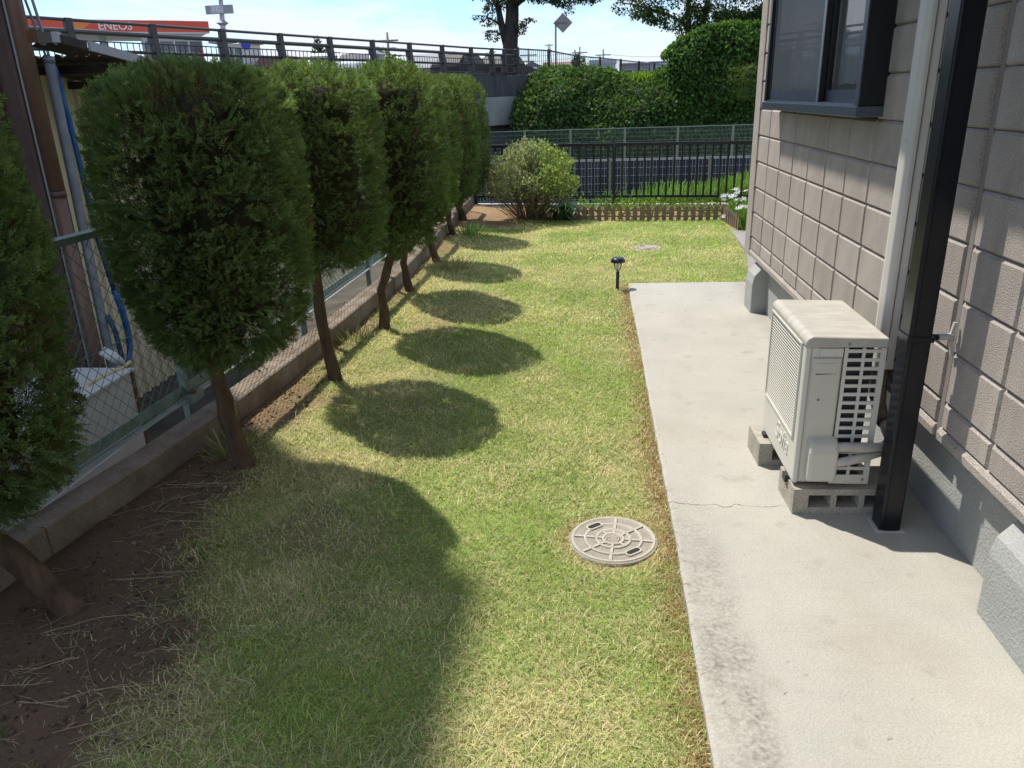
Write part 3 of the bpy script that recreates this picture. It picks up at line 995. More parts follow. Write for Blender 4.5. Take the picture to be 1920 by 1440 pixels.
# back corner post, legs
MB().box((1.012, ay1 - .03, az0 + .012), (1.030, ay1 - .004, az1 - .037)).obj('rear_post', M_['ac_white'], ac)
for y in (2.69, 3.06):
    MB().box((ax0 - .012, y - .02, .1045), (1.03, y + .02, az0 + .012)).obj('foot', M_['ac_dark'], ac)
    MB().tube([(ax0 - .006, y, .10), (ax0 - .006, y, .125)], .006, 6).obj('foot_bolt', M_['pole_grey'], ac)
for pts in ([(.895, 2.592, .285), (.93, 2.575, .296), (.99, 2.565, .298), (1.06, 2.60, .288), (1.13, 2.70, .275), (1.158, 2.86, .27)],
            [(.895, 2.592, .225), (.93, 2.57, .243), (.99, 2.565, .262), (1.06, 2.61, .262), (1.13, 2.72, .262), (1.156, 2.86, .262)]):
    MB().tube(pts, .0165, 10).obj('insulated_pipe', M_['foam'], ac)

def block(name, loc, label):
    L, D, H = .39, .19, .10
    mb = MB()
    # lying block with three through holes along y: build as grid of solids
    hx = [(-.140, -.060), (-.040, .040), (.060, .140)]
    hz0, hz1 = .026, .076
    mb.box((-L / 2, 0, 0), (L / 2, D, hz0)); mb.box((-L / 2, 0, hz1), (L / 2, D, H))
    xs = [-L / 2] + [v for h in hx for v in h] + [L / 2]
    for i in range(0, len(xs), 2):
        mb.box((xs[i], 0, hz0), (xs[i + 1], D, hz1))
    o = mb.obj(name, M_['block'])
    bm = bmesh.new(); bm.from_mesh(o.data)
    bmesh.ops.remove_doubles(bm, verts=bm.verts, dist=1e-5)
    # drop inner faces shared by neighbouring solids
    seen = {}
    for f in bm.faces:
        k = tuple(sorted(v.index for v in f.verts)); seen.setdefault(k, []).append(f)
    bm.to_mesh(o.data); bm.free()
    o.location = loc
    o.rotation_euler = (0, 0, .03)
    return tag(o, label, 'concrete block', 'hollow blocks under the outdoor unit')
block('concrete_block', (.962, 2.592, .0185), 'nearer hollow concrete block under the white outdoor unit, beside the black post')
block('concrete_block', (.920, 2.985, .0185), 'farther hollow concrete block sticking out under the far end of the white outdoor unit')

# ------------------------------------------------------------------ solar garden lamp
lamp = empty('garden_lamp', (.268, 6.175, 0), 'small black solar garden lamp on a stake at the far corner of the path', 'lamp')
MB().tube([(.268, 6.175, -.03), (.270, 6.178, .145)], .0135, 12).obj('stake', M_['lamp_cap'], lamp)
MB().lathe([(.0115, .145), (.0115, .158)], (.270, 6.178, 0), 16).obj('neck', M_['pole_grey'], lamp)
MB().lathe([(.014, .158), (.024, .170), (.030, .195), (.033, .222)], (.270, 6.178, 0), 20).obj('lens', M_['lamp_lens'], lamp, fix=False)
MB().lathe([(.010, .160), (.013, .175), (.012, .20), (.009, .222)], (.270, 6.178, 0), 12).obj('light_cone', M_['white_sign'], lamp)
cap = MB().lathe([(.030, .222), (.058, .224), (.060, .230), (.050, .252), (.044, .257), (0, .258)], (.270, 6.178, 0), 28).obj('cap', M_['lamp_cap'], lamp)
MB().box((.252, 6.160, .2575), (.288, 6.196, .2592)).obj('solar_cell', M_['solar_cell'], cap)

# ------------------------------------------------------------------ manhole covers
def manhole(loc, r, label, rz):
    t = empty('manhole_cover', loc, label, 'manhole cover', 'drain covers set in the lawn')
    c = Vector(loc)
    MB().lathe([(r + .008, -.05), (r + .008, .006), (r + .001, .010), (r, .002), (r - .003, .002)], c, 48).obj('rim', M_['manhole'], t)
    MB().lathe([(r - .002, -.02), (r - .002, .008), (0, .008)], c, 48, smooth=False).obj('plate', M_['manhole'], t)
    rb = MB()
    for rr, w in ((r * .965, .006), (r * .665, .006), (r * .40, .006), (r * .24, .0055)):
        rb.lathe([(rr - w, .0078), (rr - w * .7, .0128), (rr + w * .7, .0128), (rr + w, .0078)], c, 48)
    for k in range(8):
        a = rz + k * math.pi / 4
        for ra, rb_ in ((.27, .38), (.42, .645), (.69, .945)):
            if ra > .4 and k in (1, 5) and ra < .9:
                continue
            p = c + Vector((math.cos(a) * r * ra, math.sin(a) * r * ra, .0098)); q = c + Vector((math.cos(a) * r * rb_, math.sin(a) * r * rb_, .0098))
            rb.bar(p, q, .009, .006)
    rb.obj('raised_ribs', M_['manhole_top'], t)
    for k in (1, 5):
        a = rz + k * math.pi / 4
        p = c + Vector((math.cos(a) * r * .70, math.sin(a) * r * .70, 0))
        d = Vector((-math.sin(a), math.cos(a), 0)); nn = Vector((math.cos(a), math.sin(a), 0))
        def slot(L, w, z0_, z1_):
            pts = []
            for j in range(16):
                th = 2 * math.pi * j / 16
                cx_ = math.cos(th); sx = math.sin(th)
                v = p + d * (math.copysign(L, cx_) * .55 + cx_ * L * .45) + nn * (sx * w)
                pts.append((v.x, v.y))
            return MB().prism(pts, 'z', c.z + z0_, c.z + z1_)
        slot(.034, .017, .0082, .0125).obj('slot_rim', M_['manhole_top'], t)
        slot(.027, .0105, .0126, .0132).obj('keyhole', M_['hole'], t)
    for sx in (-.022, .022):
        w = MB().bar(c + Vector((sx - .010, .008, .0095)), c + Vector((sx + .010, .008, .0095)), .004, .004)
        w.bar(c + Vector((sx, .014, .0095)), c + Vector((sx - .006, -.014, .0095)), .004, .004)
        w.bar(c + Vector((sx + .002, .002, .0095)), c + Vector((sx + .010, -.012, .0095)), .004, .004)
        w.obj('cast_character', M_['manhole_top'], t)
    return t
manhole((.106, 2.405, -.002), .150, 'round ribbed resin manhole cover in the lawn beside the path, nearest the viewer', rad(84))
manhole((.62, 7.925, -.004), .150, 'pale round manhole cover far away in the lawn beyond the solar lamp', rad(60))

# ------------------------------------------------------------------ left boundary: curb, chain-link fence
curb = empty('boundary_curb', (-1.8, 2.8, 0), 'low brown-stained concrete curb wall along the left edge of the lawn', 'curb')
yy = -1.4
while yy < 11.2:
    y2 = yy + .60
    xa, xb = float(curb_x(yy + .002)), float(curb_x(y2 - .002))
    mb = MB()
    vs = []
    for (x_, y_) in ((xa, yy + .0025), (xb, y2 - .0025)):
        vs += [(x_, y_, -.30), (x_ - .004, y_, .127), (x_ - .012, y_, .133), (x_ - .125, y_, .133), (x_ - .13, y_, -.85)]
    mb.add(vs, [(0, 5, 6, 1), (1, 6, 7, 2), (2, 7, 8, 3), (3, 8, 9, 4), (4, 3, 2, 1, 0), (5, 6, 7, 8, 9)])
    mb.obj('curb_block', M_['curb'], curb)
    yy = y2

FX = lambda y: float(np.interp(y, [-1.5, 2.5, 3.3, 5.0, 7.0, 9, 11.6], [-2.16, -1.985, -1.925, -1.855, -1.80, -1.77, -1.77]))
cf = empty('chain_link_fence', (-1.92, 3.35, 0), 'green chain-link fence behind the row of clipped trees', 'fence')
post_y = [-1.0, .45, 1.90, 3.355, 4.85, 6.35, 7.85, 9.35, 10.9]
wm_quads_v, wm_quads_f = [], []
wire = MB()
def wire_span(a, b, z0_, z1_):
    L = (b - a).length
    u = (b - a) / L
    H = z1_ - z0_
    p = .066
    n = int((L + H) / p) + 2
    nrm = Vector((u.y, -u.x, 0))
    for s in (1, -1):
        for i in range(n):
            t0 = i * p - (H if s > 0 else 0)
            # line goes up along +u (s>0) or -u
            ta, za = t0, z0_
            tb, zb = (t0 + H, z1_) if s > 0 else (t0 - H, z1_)
            # clip to span
            def clip(ta, za, tb, zb):
                pts = []
                for lim in (0, L):
                    pass
                if ta == tb: return None
                lo, hi = min(ta, tb), max(ta, tb)
                if hi <= 0 or lo >= L: return None
                def at(t): return za + (zb - za) * (t - ta) / (tb - ta)
                t1, t2 = max(lo, 0), min(hi, L)
                return (t1, at(t1), t2, at(t2))
            c_ = clip(ta, za, tb, zb)
            if c_:
                o = nrm * (.0016 * s)
                P1, P2 = a + u * c_[0] + Vector((0, 0, c_[1])) + o, a + u * c_[2] + Vector((0, 0, c_[3])) + o
                m_ = (P1 + P2) / 2
                wire.tube([P1, P2], .0017, 3, cap=False, smooth=True)
for i, y in enumerate(post_y):
    x = FX(y)
    MB().box((x - .028, y - .016, -.80), (x + .004, y + .016, 1.02)).obj('post', M_['green_steel'], cf)
    if i:
        ya = post_y[i - 1]
        A, B = Vector((FX(ya), ya, 0)), Vector((x, y, 0))
        off = Vector((.008, 0, 0))
        MB().bar(A + Vector((0, 0, 1.035)), B + Vector((0, 0, 1.035)), .055, .026).obj('top_rail', M_['green_steel'], cf)
        MB().bar(A + Vector((.010, .02, .172)), B + Vector((.010, -.02, .172)), .040, .005).obj('bottom_rail', M_['galv'], cf)
        MB().bar(A + Vector((-.012, .02, .205)), B + Vector((-.012, -.02, .205)), .005, .05).obj('bottom_rail_web', M_['green_steel'], cf)
        MB().bar(A + Vector((.006, .02, .58)), B + Vector((.006, -.02, .58)), .003, .003).obj('stay_wire', M_['green_wire'], cf)
        wire_span(A + off, B + off, .19, 1.02)
w = wire.obj('wire_mesh', M_['green_wire'], cf, fix=False)
w['kind'] = 'stuff'
MB().box((FX(3.36) - .01, 3.30, .15), (FX(3.36) + .05, 3.42, .19)).obj('post_clamp', M_['green_steel'], cf)
MB().box((FX(3.36) + .02, 3.335, .185), (FX(3.36) + .045, 3.36, .205)).obj('clamp_bolt', M_['rust'], cf)

# ------------------------------------------------------------------ neighbour: tall building, shed, pipes
nbld = MB().box((-10, 2.6, -.9), (-4.52, 6.12, 10.0))
tag(nbld.obj('neighbour_building', M_['brown_steel']), 'tall brown neighbouring building beyond the left fence and the brown column', 'building')
colm = empty('steel_column', (-3.36, 4.6, -.8), 'dark brown steel column at the upper left corner of the picture', 'column')
cm = MB().box((-3.50, 4.56, -.82), (-3.47, 4.76, 3.2)).box((-3.31, 4.56, -.82), (-3.28, 4.76, 3.2)).box((-3.47, 4.65, -.82), (-3.31, 4.67, 3.2))
cm.obj('shaft', M_['brown_steel'], colm, bevel=.004, seg=1)
MB().box((-3.275, 4.57, -.82), (-3.262, 4.60, 3.2)).obj('edge_strip', M_['track'], colm)
pipe = empty('downpipe', (-3.2, 4.56, -.8), 'rust-brown round downpipe with a joint beside the steel column', 'downpipe')
MB().tube([(-3.2, 4.56, 1.04), (-3.2, 4.555, 3.1)], .043, 16).obj('upper_tube', M_['brown_pipe'], pipe)
MB().tube([(-3.2, 4.57, -.82), (-3.2, 4.565, 1.05)], .038, 16).obj('lower_tube', M_['brown_pipe'], pipe)
MB().tube([(-3.2, 4.565, 1.00), (-3.2, 4.565, 1.035)], .045, 16).obj('joint_ring', M_['brown_steel'], pipe)
con = empty('conduit', (-3.16, 4.68, -.5), 'grey plastic conduit hanging beside the brown downpipe with cables at its top', 'conduit')
MB().tube([(-3.16, 4.70, 1.79), (-3.16, 4.685, 1.36), (-3.16, 4.665, .68), (-3.16, 4.65, -.02), (-3.16, 4.64, -.45)], .029, 12).obj('tube', M_['grey_pvc'], con)
MB().tube([(-3.16, 4.70, 1.76), (-3.16, 4.70, 1.795)], .032, 12).obj('mouth_tape', M_['grey_pvc'], con)
for k, (dx, dy) in enumerate(((-.012, 0), (.004, .012), (.014, -.006))):
    MB().tube([(-3.16 + dx * .6, 4.70 + dy, 1.75), (-3.16 + dx * 1.6, 4.67 + dy, 1.95), (-3.17 + dx * 2.4, 4.60 + dy * 2, 2.35), (-3.2 + dx * 3, 4.5 + dy * 2, 3.0)], .007, 6).obj('cable', M_['cable'], con)
hose = MB().tube([(-3.145, 4.71, 1.74), (-3.14, 4.735, 1.47), (-3.14, 4.745, 1.22), (-3.14, 4.76, .74)], .017, 10)
hs = empty('hose', (-3.14, 4.78, -.4), 'bright blue hose looping down beside the grey conduit to the white box', 'hose')
hose.obj('blue_length', M_['blue_hose'], hs)
MB().tube([(-3.14, 4.76, .745), (-3.14, 4.80, .46), (-3.14, 4.825, .34)], .0175, 10).obj('navy_sleeve', M_['navy_hose'], hs)
MB().tube([(-3.14, 4.82, .36), (-3.14, 4.86, .20), (-3.14, 4.875, .05), (-3.14, 4.86, -.06), (-3.13, 4.80, -.14), (-3.11, 4.69, -.17), (-3.05, 4.50, -.17), (-2.95, 4.2, -.16)], .022, 12).obj('blue_loop', M_['blue_hose'], hs)
nh = MB().tube([(-3.12, 4.66, .22), (-3.11, 4.69, .10), (-3.11, 4.70, -.08), (-3.11, 4.70, -.30)], .017, 10)
tag(nh.obj('navy_hose', M_['navy_hose']), 'short dark navy hose hanging behind the chain-link fence next to the blue loop', 'hose')
jt = empty('taped_cable', (-2.95, 4.4, 0), 'white taped pipe end with a yellowed cable lying on the white box', 'cable')
MB().tube([(-3.05, 4.42, .06), (-3.0, 4.45, .0), (-2.96, 4.47, -.045)], [.03, .035, .022], 10).obj('white_wrap', M_['white_tape'], jt)
MB().tube([(-2.96, 4.47, -.045), (-2.90, 4.44, -.05), (-2.82, 4.33, .012), (-2.8, 4.22, .012), (-2.84, 4.05, .012), (-2.83, 3.9, .015)], .012, 8).obj('yellow_length', M_['yellow_tape'], jt)
bx = empty('utility_box', (-2.9, 3.6, -.8), 'white painted metal box with a rusty corner behind the chain-link fence', 'box')
MB().box((-3.25, 2.9, -.80), (-2.75, 4.22, -.005)).obj('casing', M_['white_paint'], bx, bevel=.006)
MB().box((-2.751, 4.198, -.80), (-2.742, 4.226, -.004)).obj('rust_edge', M_['rust'], bx)
MB().box((-2.752, 2.92, -.80), (-2.744, 4.197, -.40)).obj('lower_panel', M_['white_paint'], bx)
MB().box((-3.26, 2.88, -.005), (-2.735, 4.235, .008)).obj('top_plate', M_['white_paint'], bx)

shed = empty('shed', (-4.2, 6.5, -.8), 'low cream steel-clad shed with a dark overhanging roof beyond the left fence', 'shed')
pw, px_ = .135, -3.72
y = 4.95
while y < 7.2:
    mb = MB()
    pr = [(px_, y), (px_, y + .092), (px_ + .028, y + .101), (px_ + .028, y + .126), (px_, y + pw), (px_ - .01, y + pw), (px_ - .01, y)]
    mb.prism(pr, 'z', -.82, 1.725 if y < 5.9 else 1.6).obj('wall_rib_panel', M_['shed_wall'], shed)
    y += pw
MB().box((-4.48, 4.95, 1.60), (px_ - .02, 7.2, 1.66)).obj('eaves_beam', M_['roof_under'], shed)
# corrugated roof sheet, falling away from the viewer
rz_ = lambda y: 1.862 - .105 * (y - 4.63)
for xa, ya, yb in ((-3.06, 4.42, 4.80), (-4.49, 4.801, 7.2)):
    vs, fs = [], []
    nc = int((-2.87 - xa) / .019)
    for i in range(nc + 1):
        xq = -2.87 + (xa + 2.87) * i / nc
        dz = .012 * math.sin(xq * 2 * math.pi / .076)
        vs += [(xq, ya, rz_(ya) + dz - .04), (xq, yb, rz_(yb) + dz - .04)]
    for i in range(nc):
        fs.append((2 * i, 2 * i + 1, 2 * i + 3, 2 * i + 2))
    MB().add(vs, fs, 0, True).obj('roof_sheet', M_['roof_under'], shed, fix=False)
MB().bar((-2.855, 4.64, rz_(4.64) - .02), (-2.855, 7.2, rz_(7.2) - .02), .015, .052).obj('fascia', M_['fascia'], shed)
MB().bar((-2.88, 4.41, rz_(4.41) - .022), (-2.88, 4.63, rz_(4.63) - .022), .04, .045).obj('barge_board', M_['roof_under'], shed)
MB().bar((-2.90, 4.40, 1.872), (-2.985, 4.40, 1.872), .04, .055).obj('rafter_end', M_['joint'], shed)
MB().bar((-2.868, 4.395, 1.872), (-2.898, 4.395, 1.872), .04, .055).obj('rafter_end', M_['track'], shed)
MB().box((-3.05, 4.38, 1.85), (-2.988, 4.42, 1.91)).obj('brick_end', M_['rust'], shed)
for y in (5.0, 5.7, 6.4):
    MB().bar((-2.9, y, rz_(y) - .09), (-4.48, y, rz_(y) - .09), .04, .05).obj('rafter', M_['roof_under'], shed)

# ------------------------------------------------------------------ clipped junipers
def spray_template():
    """one feathery juniper spray along +z, unit length about 1; quads"""
    V_, Q_ = [], []
    def leaf(p, d, L, w, nrm):
        p, d, nrm = np.array(p, float), unit(d), np.array(nrm, float)
        s = unit(np.cross(d, nrm))
        o = len(V_)
        V_.extend([p, p + d * L * .45 + s * w, p + d * L + nrm * L * .12, p + d * L * .45 - s * w])
        Q_.append((o, o + 1, o + 2, o + 3))
    rr = random.Random(3)
    for i in range(9):
        t = .08 + .86 * i / 8
        sd = 1 if i % 2 else -1
        p = (0, .10 * t * t, t)
        ang = .62 - .25 * t
        d = (sd * math.sin(ang), rr.uniform(-.3, .3), math.cos(ang))
        leaf(p, d, .44 * (1 - .35 * t), .043, (0, 1, .1) if i % 3 else (.5, .8, 0))
    leaf((0, .05, .55), (0, .1, 1), .55, .035, (0, 1, 0))
    leaf((0, 0, 0), (0, .08, 1), .6, .022, (1, 0, 0))
    return np.array(V_), np.array(Q_)


ST_V, ST_Q = spray_template()


def crown_mesh(seed, prof, n_tuft, per, size, lump=.06, squash=1.0):
    """prof(t)-> radius for t in 0..1 from bottom to top; local coords, z 0..H"""
    rng = np.random.default_rng(seed)
    H = prof['H']
    tt = np.array(prof['t']); rr = np.array(prof['r'])
    # area-weighted sampling of the surface of revolution
    ts = np.linspace(0, 1, 400)
    rs_ = np.interp(ts, tt, rr)
    dr_ = np.gradient(rs_, ts)
    area = (rs_ + .01) * np.sqrt(dr_ ** 2 + H * H)
    cdf = np.cumsum(area); cdf /= cdf[-1]
    t = np.interp(rng.uniform(0, 1, n_tuft), cdf, ts)
    th = rng.uniform(0, 2 * np.pi, len(t))
    r = np.interp(t, tt, rr)
    dr = np.interp(t, ts, dr_) / H
    lumps = lump * (vnoise(th * 2.2 + seed, t * 6.5, 1.0, seed % 7) - .5) * 2
    r2 = np.maximum(.004, r + lumps * np.clip(r / .2, 0, 1))
    P = np.stack([r2 * np.cos(th), r2 * np.sin(th) * squash, t * H], 1)
    Nn = np.stack([np.cos(th), np.sin(th), -np.clip(dr, -6, .9)], 1)
    Nn /= np.linalg.norm(Nn, axis=1, keepdims=True)
    base = np.array([.122, .182, .074])
    hue = rng.uniform(0, 1, (len(P), 1))
    tc = base * (.70 + .70 * rng.uniform(0, 1, (len(P), 1))) * (1 - hue * .0) + np.array([.030, .028, -.004]) * (hue ** 2)
    brown = rng.uniform(0, 1, len(P)) < .03 + .45 * sstep(.62, .80, vnoise(P[:, 0] * 3 + P[:, 1] * 3 + seed, P[:, 2] * 3, 1.0, seed % 5))
    tc[brown] = np.array([.135, .105, .055]) * rng.uniform(.6, 1.1, (brown.sum(), 1))
    # sprays of each tuft
    m = len(P) * per
    Pp = np.repeat(P, per, 0) + rng.normal(0, 1, (m, 3)) * size * .34 - np.repeat(Nn, per, 0) * rng.uniform(0, .9, (m, 1)) * size
    D = np.repeat(Nn, per, 0) * .85 + np.array([0, 0, .30]) + rng.normal(0, .38, (m, 3))
    D /= np.linalg.norm(D, axis=1, keepdims=True)
    C = np.repeat(tc, per, 0) * rng.uniform(.75, 1.3, (m, 1))
    sc = size * rng.uniform(.7, 1.35, m)
    fr_ = frames(D, rng)
    V1, Q1, C1 = scatter(ST_V, ST_Q, Pp, fr_, sc, C)
    # the shears: tips that stick out of the clipped outline are cut back to it
    def shear(Vx):
        rv_ = np.hypot(Vx[:, 0], Vx[:, 1] / squash) + 1e-6
        thv = np.arctan2(Vx[:, 1] / squash, Vx[:, 0]); thv = np.where(thv < 0, thv + 2 * np.pi, thv)
        tz = np.clip(Vx[:, 2] / H, 0, 1)
        zc = np.clip(Vx[:, 2], .30 * H, .74 * H)
        dz_ = Vx[:, 2] - zc
        d_ = np.hypot(rv_, dz_)
        # outline seen from the upper centre, as a function of the angle above the horizontal
        up_ = ts >= .74
        ph = np.arctan2(ts[up_] * H - .74 * H, rs_[up_]); bd = np.hypot(ts[up_] * H - .74 * H, rs_[up_])
        lim = np.where(dz_ > 0, np.interp(np.arctan2(dz_, rv_), ph, bd), np.interp(tz, tt, rr))
        lim = lim + lump * (vnoise(thv * 2.2 + seed, tz * 6.5, 1.0, seed % 7) - .5) * 2 * np.clip(rv_ / .2, 0, 1) + .012 + .030 * vnoise(thv * 24, tz * 40, 1.0, 3)
        lim = np.where(tz < .16, lim + .04, lim)
        dd = np.where(dz_ > 0, d_, rv_)
        k_ = np.where(dd > lim, (lim + .34 * (dd - lim)) / dd, 1.0)
        Vx[:, 0] *= k_; Vx[:, 1] *= k_
        Vx[:, 2] = np.where(dz_ > 0, zc + dz_ * k_, Vx[:, 2])
        return Vx
    V1 = shear(V1)
    # deeper layer of twiggy brown-green sprays
    k = int(len(P) * 1.9)
    sel = rng.integers(0, len(P), k)
    dep = rng.uniform(.04, .20, (k, 1))
    P3 = P[sel] - Nn[sel] * dep
    P3[:, 2] = np.maximum(P3[:, 2], .02)
    D3 = Nn[sel] * .5 + rng.normal(0, .6, (k, 3)) + np.array([0, 0, .25])
    D3 /= np.linalg.norm(D3, axis=1, keepdims=True)
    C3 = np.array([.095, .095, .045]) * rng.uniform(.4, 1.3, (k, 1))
    V3, Q3, Cc3 = scatter(ST_V, ST_Q, P3, frames(D3, rng), size * rng.uniform(.9, 1.6, k), C3)
    # inner dense mass of twigs (a rough core)
    nt, na = 14, 22
    cv, cq = [], []
    for i in range(nt + 1):
        t_ = .12 + .80 * i / nt
        for j in range(na):
            a_ = 2 * math.pi * j / na
            rr_ = max(.01, float(np.interp(t_, tt, rr)) * .58 * (1 + .16 * (rng.uniform() - .5))) * (.0 if i in (0, nt) else 1)
            cv.append((rr_ * math.cos(a_), rr_ * math.sin(a_) * squash, t_ * H))
    for i in range(nt):
        for j in range(na):
            cq.append((i * na + j, i * na + (j + 1) % na, (i + 1) * na + (j + 1) % na, (i + 1) * na + j))
    cv, cq = np.array(cv), np.array(cq)
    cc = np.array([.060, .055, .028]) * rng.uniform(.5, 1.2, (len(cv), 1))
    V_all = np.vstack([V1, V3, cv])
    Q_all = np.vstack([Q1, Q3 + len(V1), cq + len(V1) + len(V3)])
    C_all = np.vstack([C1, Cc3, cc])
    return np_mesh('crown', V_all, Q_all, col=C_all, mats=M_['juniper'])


def trunk_mesh(pts, r0, r1, seed):
    rng = random.Random(seed)
    p = [Vector(q) for q in pts]
    # resample with kinks
    out, rs = [], []
    n = 12
    for i in range(n + 1):
        t = i / n * (len(p) - 1)
        k = min(int(t), len(p) - 2)
        v = p[k].lerp(p[k + 1], t - k)
        out.append(v + Vector((rng.uniform(-1, 1), rng.uniform(-1, 1), 0)) * .004)
        f = i / n
        rs.append((r0 + (r1 - r0) * f) * .80 * (1 + (.42 * math.exp(-f * 10))) * rng.uniform(.93, 1.08))
    mb = MB().tube(out, rs, 14)
    me = mb.mesh('trunk', M_['bark'])
    for v in me.vertices:
        k = mnoise.noise(Vector(v.co) * 38 + Vector((seed, 0, 0)))
        v.co += Vector(v.normal) * (k * .005)
    return me


P_big = dict(H=1.19, t=[0, .05, .10, .19, .28, .48, .66, .78, .86, .91, .945, .97, .99, 1.0], r=[.08, .19, .255, .318, .350, .382, .388, .382, .368, .345, .305, .245, .145, .004])
P_mid = dict(H=1.09, t=[0, .05, .14, .3, .5, .7, .82, .89, .935, .965, .988, 1.0], r=[.08, .21, .275, .315, .328, .320, .305, .280, .242, .19, .11, .004])
P_slim = dict(H=1.21, t=[0, .05, .14, .3, .5, .68, .80, .88, .93, .963, .988, 1.0], r=[.06, .18, .25, .295, .314, .308, .290, .262, .222, .172, .10, .004])
cr_a = crown_mesh(11, P_big, 1750, 8, .044, .045)
cr_b = crown_mesh(23, P_big, 1600, 8, .047, .05)
cr_c = crown_mesh(37, P_mid, 1050, 8, .043, .035)
cr_d = crown_mesh(53, P_slim, 900, 8, .044, .035)

TREES = [
    # base, crown centre xy, z0, crown mesh, (sx,sy,sz), rot, trunk radii, label
    ((-1.585, 1.90), (-1.785, 1.86), .36, cr_b, (.98, .96, 1.10), .3, .052, 'clipped juniper nearest the camera, cut off by the left edge, with a strongly leaning trunk'),
    ((-1.478, 2.92), (-1.44, 2.90), .50, cr_a, (.90, 1.03, .955), 0, .046, 'widest fully visible clipped juniper, second in the row, in front of the blue hose'),
    ((-1.417, 4.03), (-1.365, 4.02), .66, cr_c, (1.0, 1.14, .93), 0.0, .042, 'clipped juniper third in the row, right behind the widest one'),
    ((-1.386, 5.07), (-1.225, 5.06), .56, cr_c, (1.02, 1.14, 1.05), 3.14, .040, 'clipped juniper fourth in the row, its trunk leaning against the curb line'),
    ((-1.435, 6.11), (-1.36, 6.10), .50, cr_d, (.95, 1.10, .98), 0.1, .038, 'clipped juniper fifth in the row, mostly hidden behind the fourth'),
    ((-1.415, 7.32), (-1.47, 7.32), .47, cr_d, (1.0, 1.14, 1.0), 3.0, .040, 'clipped juniper sixth in the row, trunk standing by dry grass tufts'),
    ((-1.49, 8.83), (-1.50, 8.82), .34, cr_d, (1.04, 1.14, 1.13), .2, .044, 'clipped juniper seventh in the row, beside the bright green grass tuft'),
    ((-1.545, 9.92), (-1.52, 9.90), .33, cr_c, (1.0, 1.06, 1.28), 3.3, .060, 'clipped juniper last in the row, by the bare orange soil and the black railing'),
]
for i, (b, c, z0_, me, s, rz, tr, lab) in enumerate(TREES):
    t = empty('juniper_tree', (b[0], b[1], 0), lab, 'tree', 'clipped junipers along the curb')
    link('crown', me, t, (c[0], c[1], z0_), (0, -.09 if i == 0 else 0, rz), s)
    lean = Vector((c[0] - b[0], c[1] - b[1], 0))
    top = Vector((c[0], c[1], z0_ + .45))
    mid = Vector((b[0] - .05 + lean.x * .35, b[1] + lean.y * .35, z0_ * .5))
    if i == 0:
        mid = Vector((b[0] - .13, b[1], .17))
    link('trunk', trunk_mesh([(b[0] + .012, b[1], -.04), tuple(mid), (c[0] - (.085 if i < 3 else .03), c[1], z0_ + .06), tuple(top)], tr, tr * .72, i + 1), t)

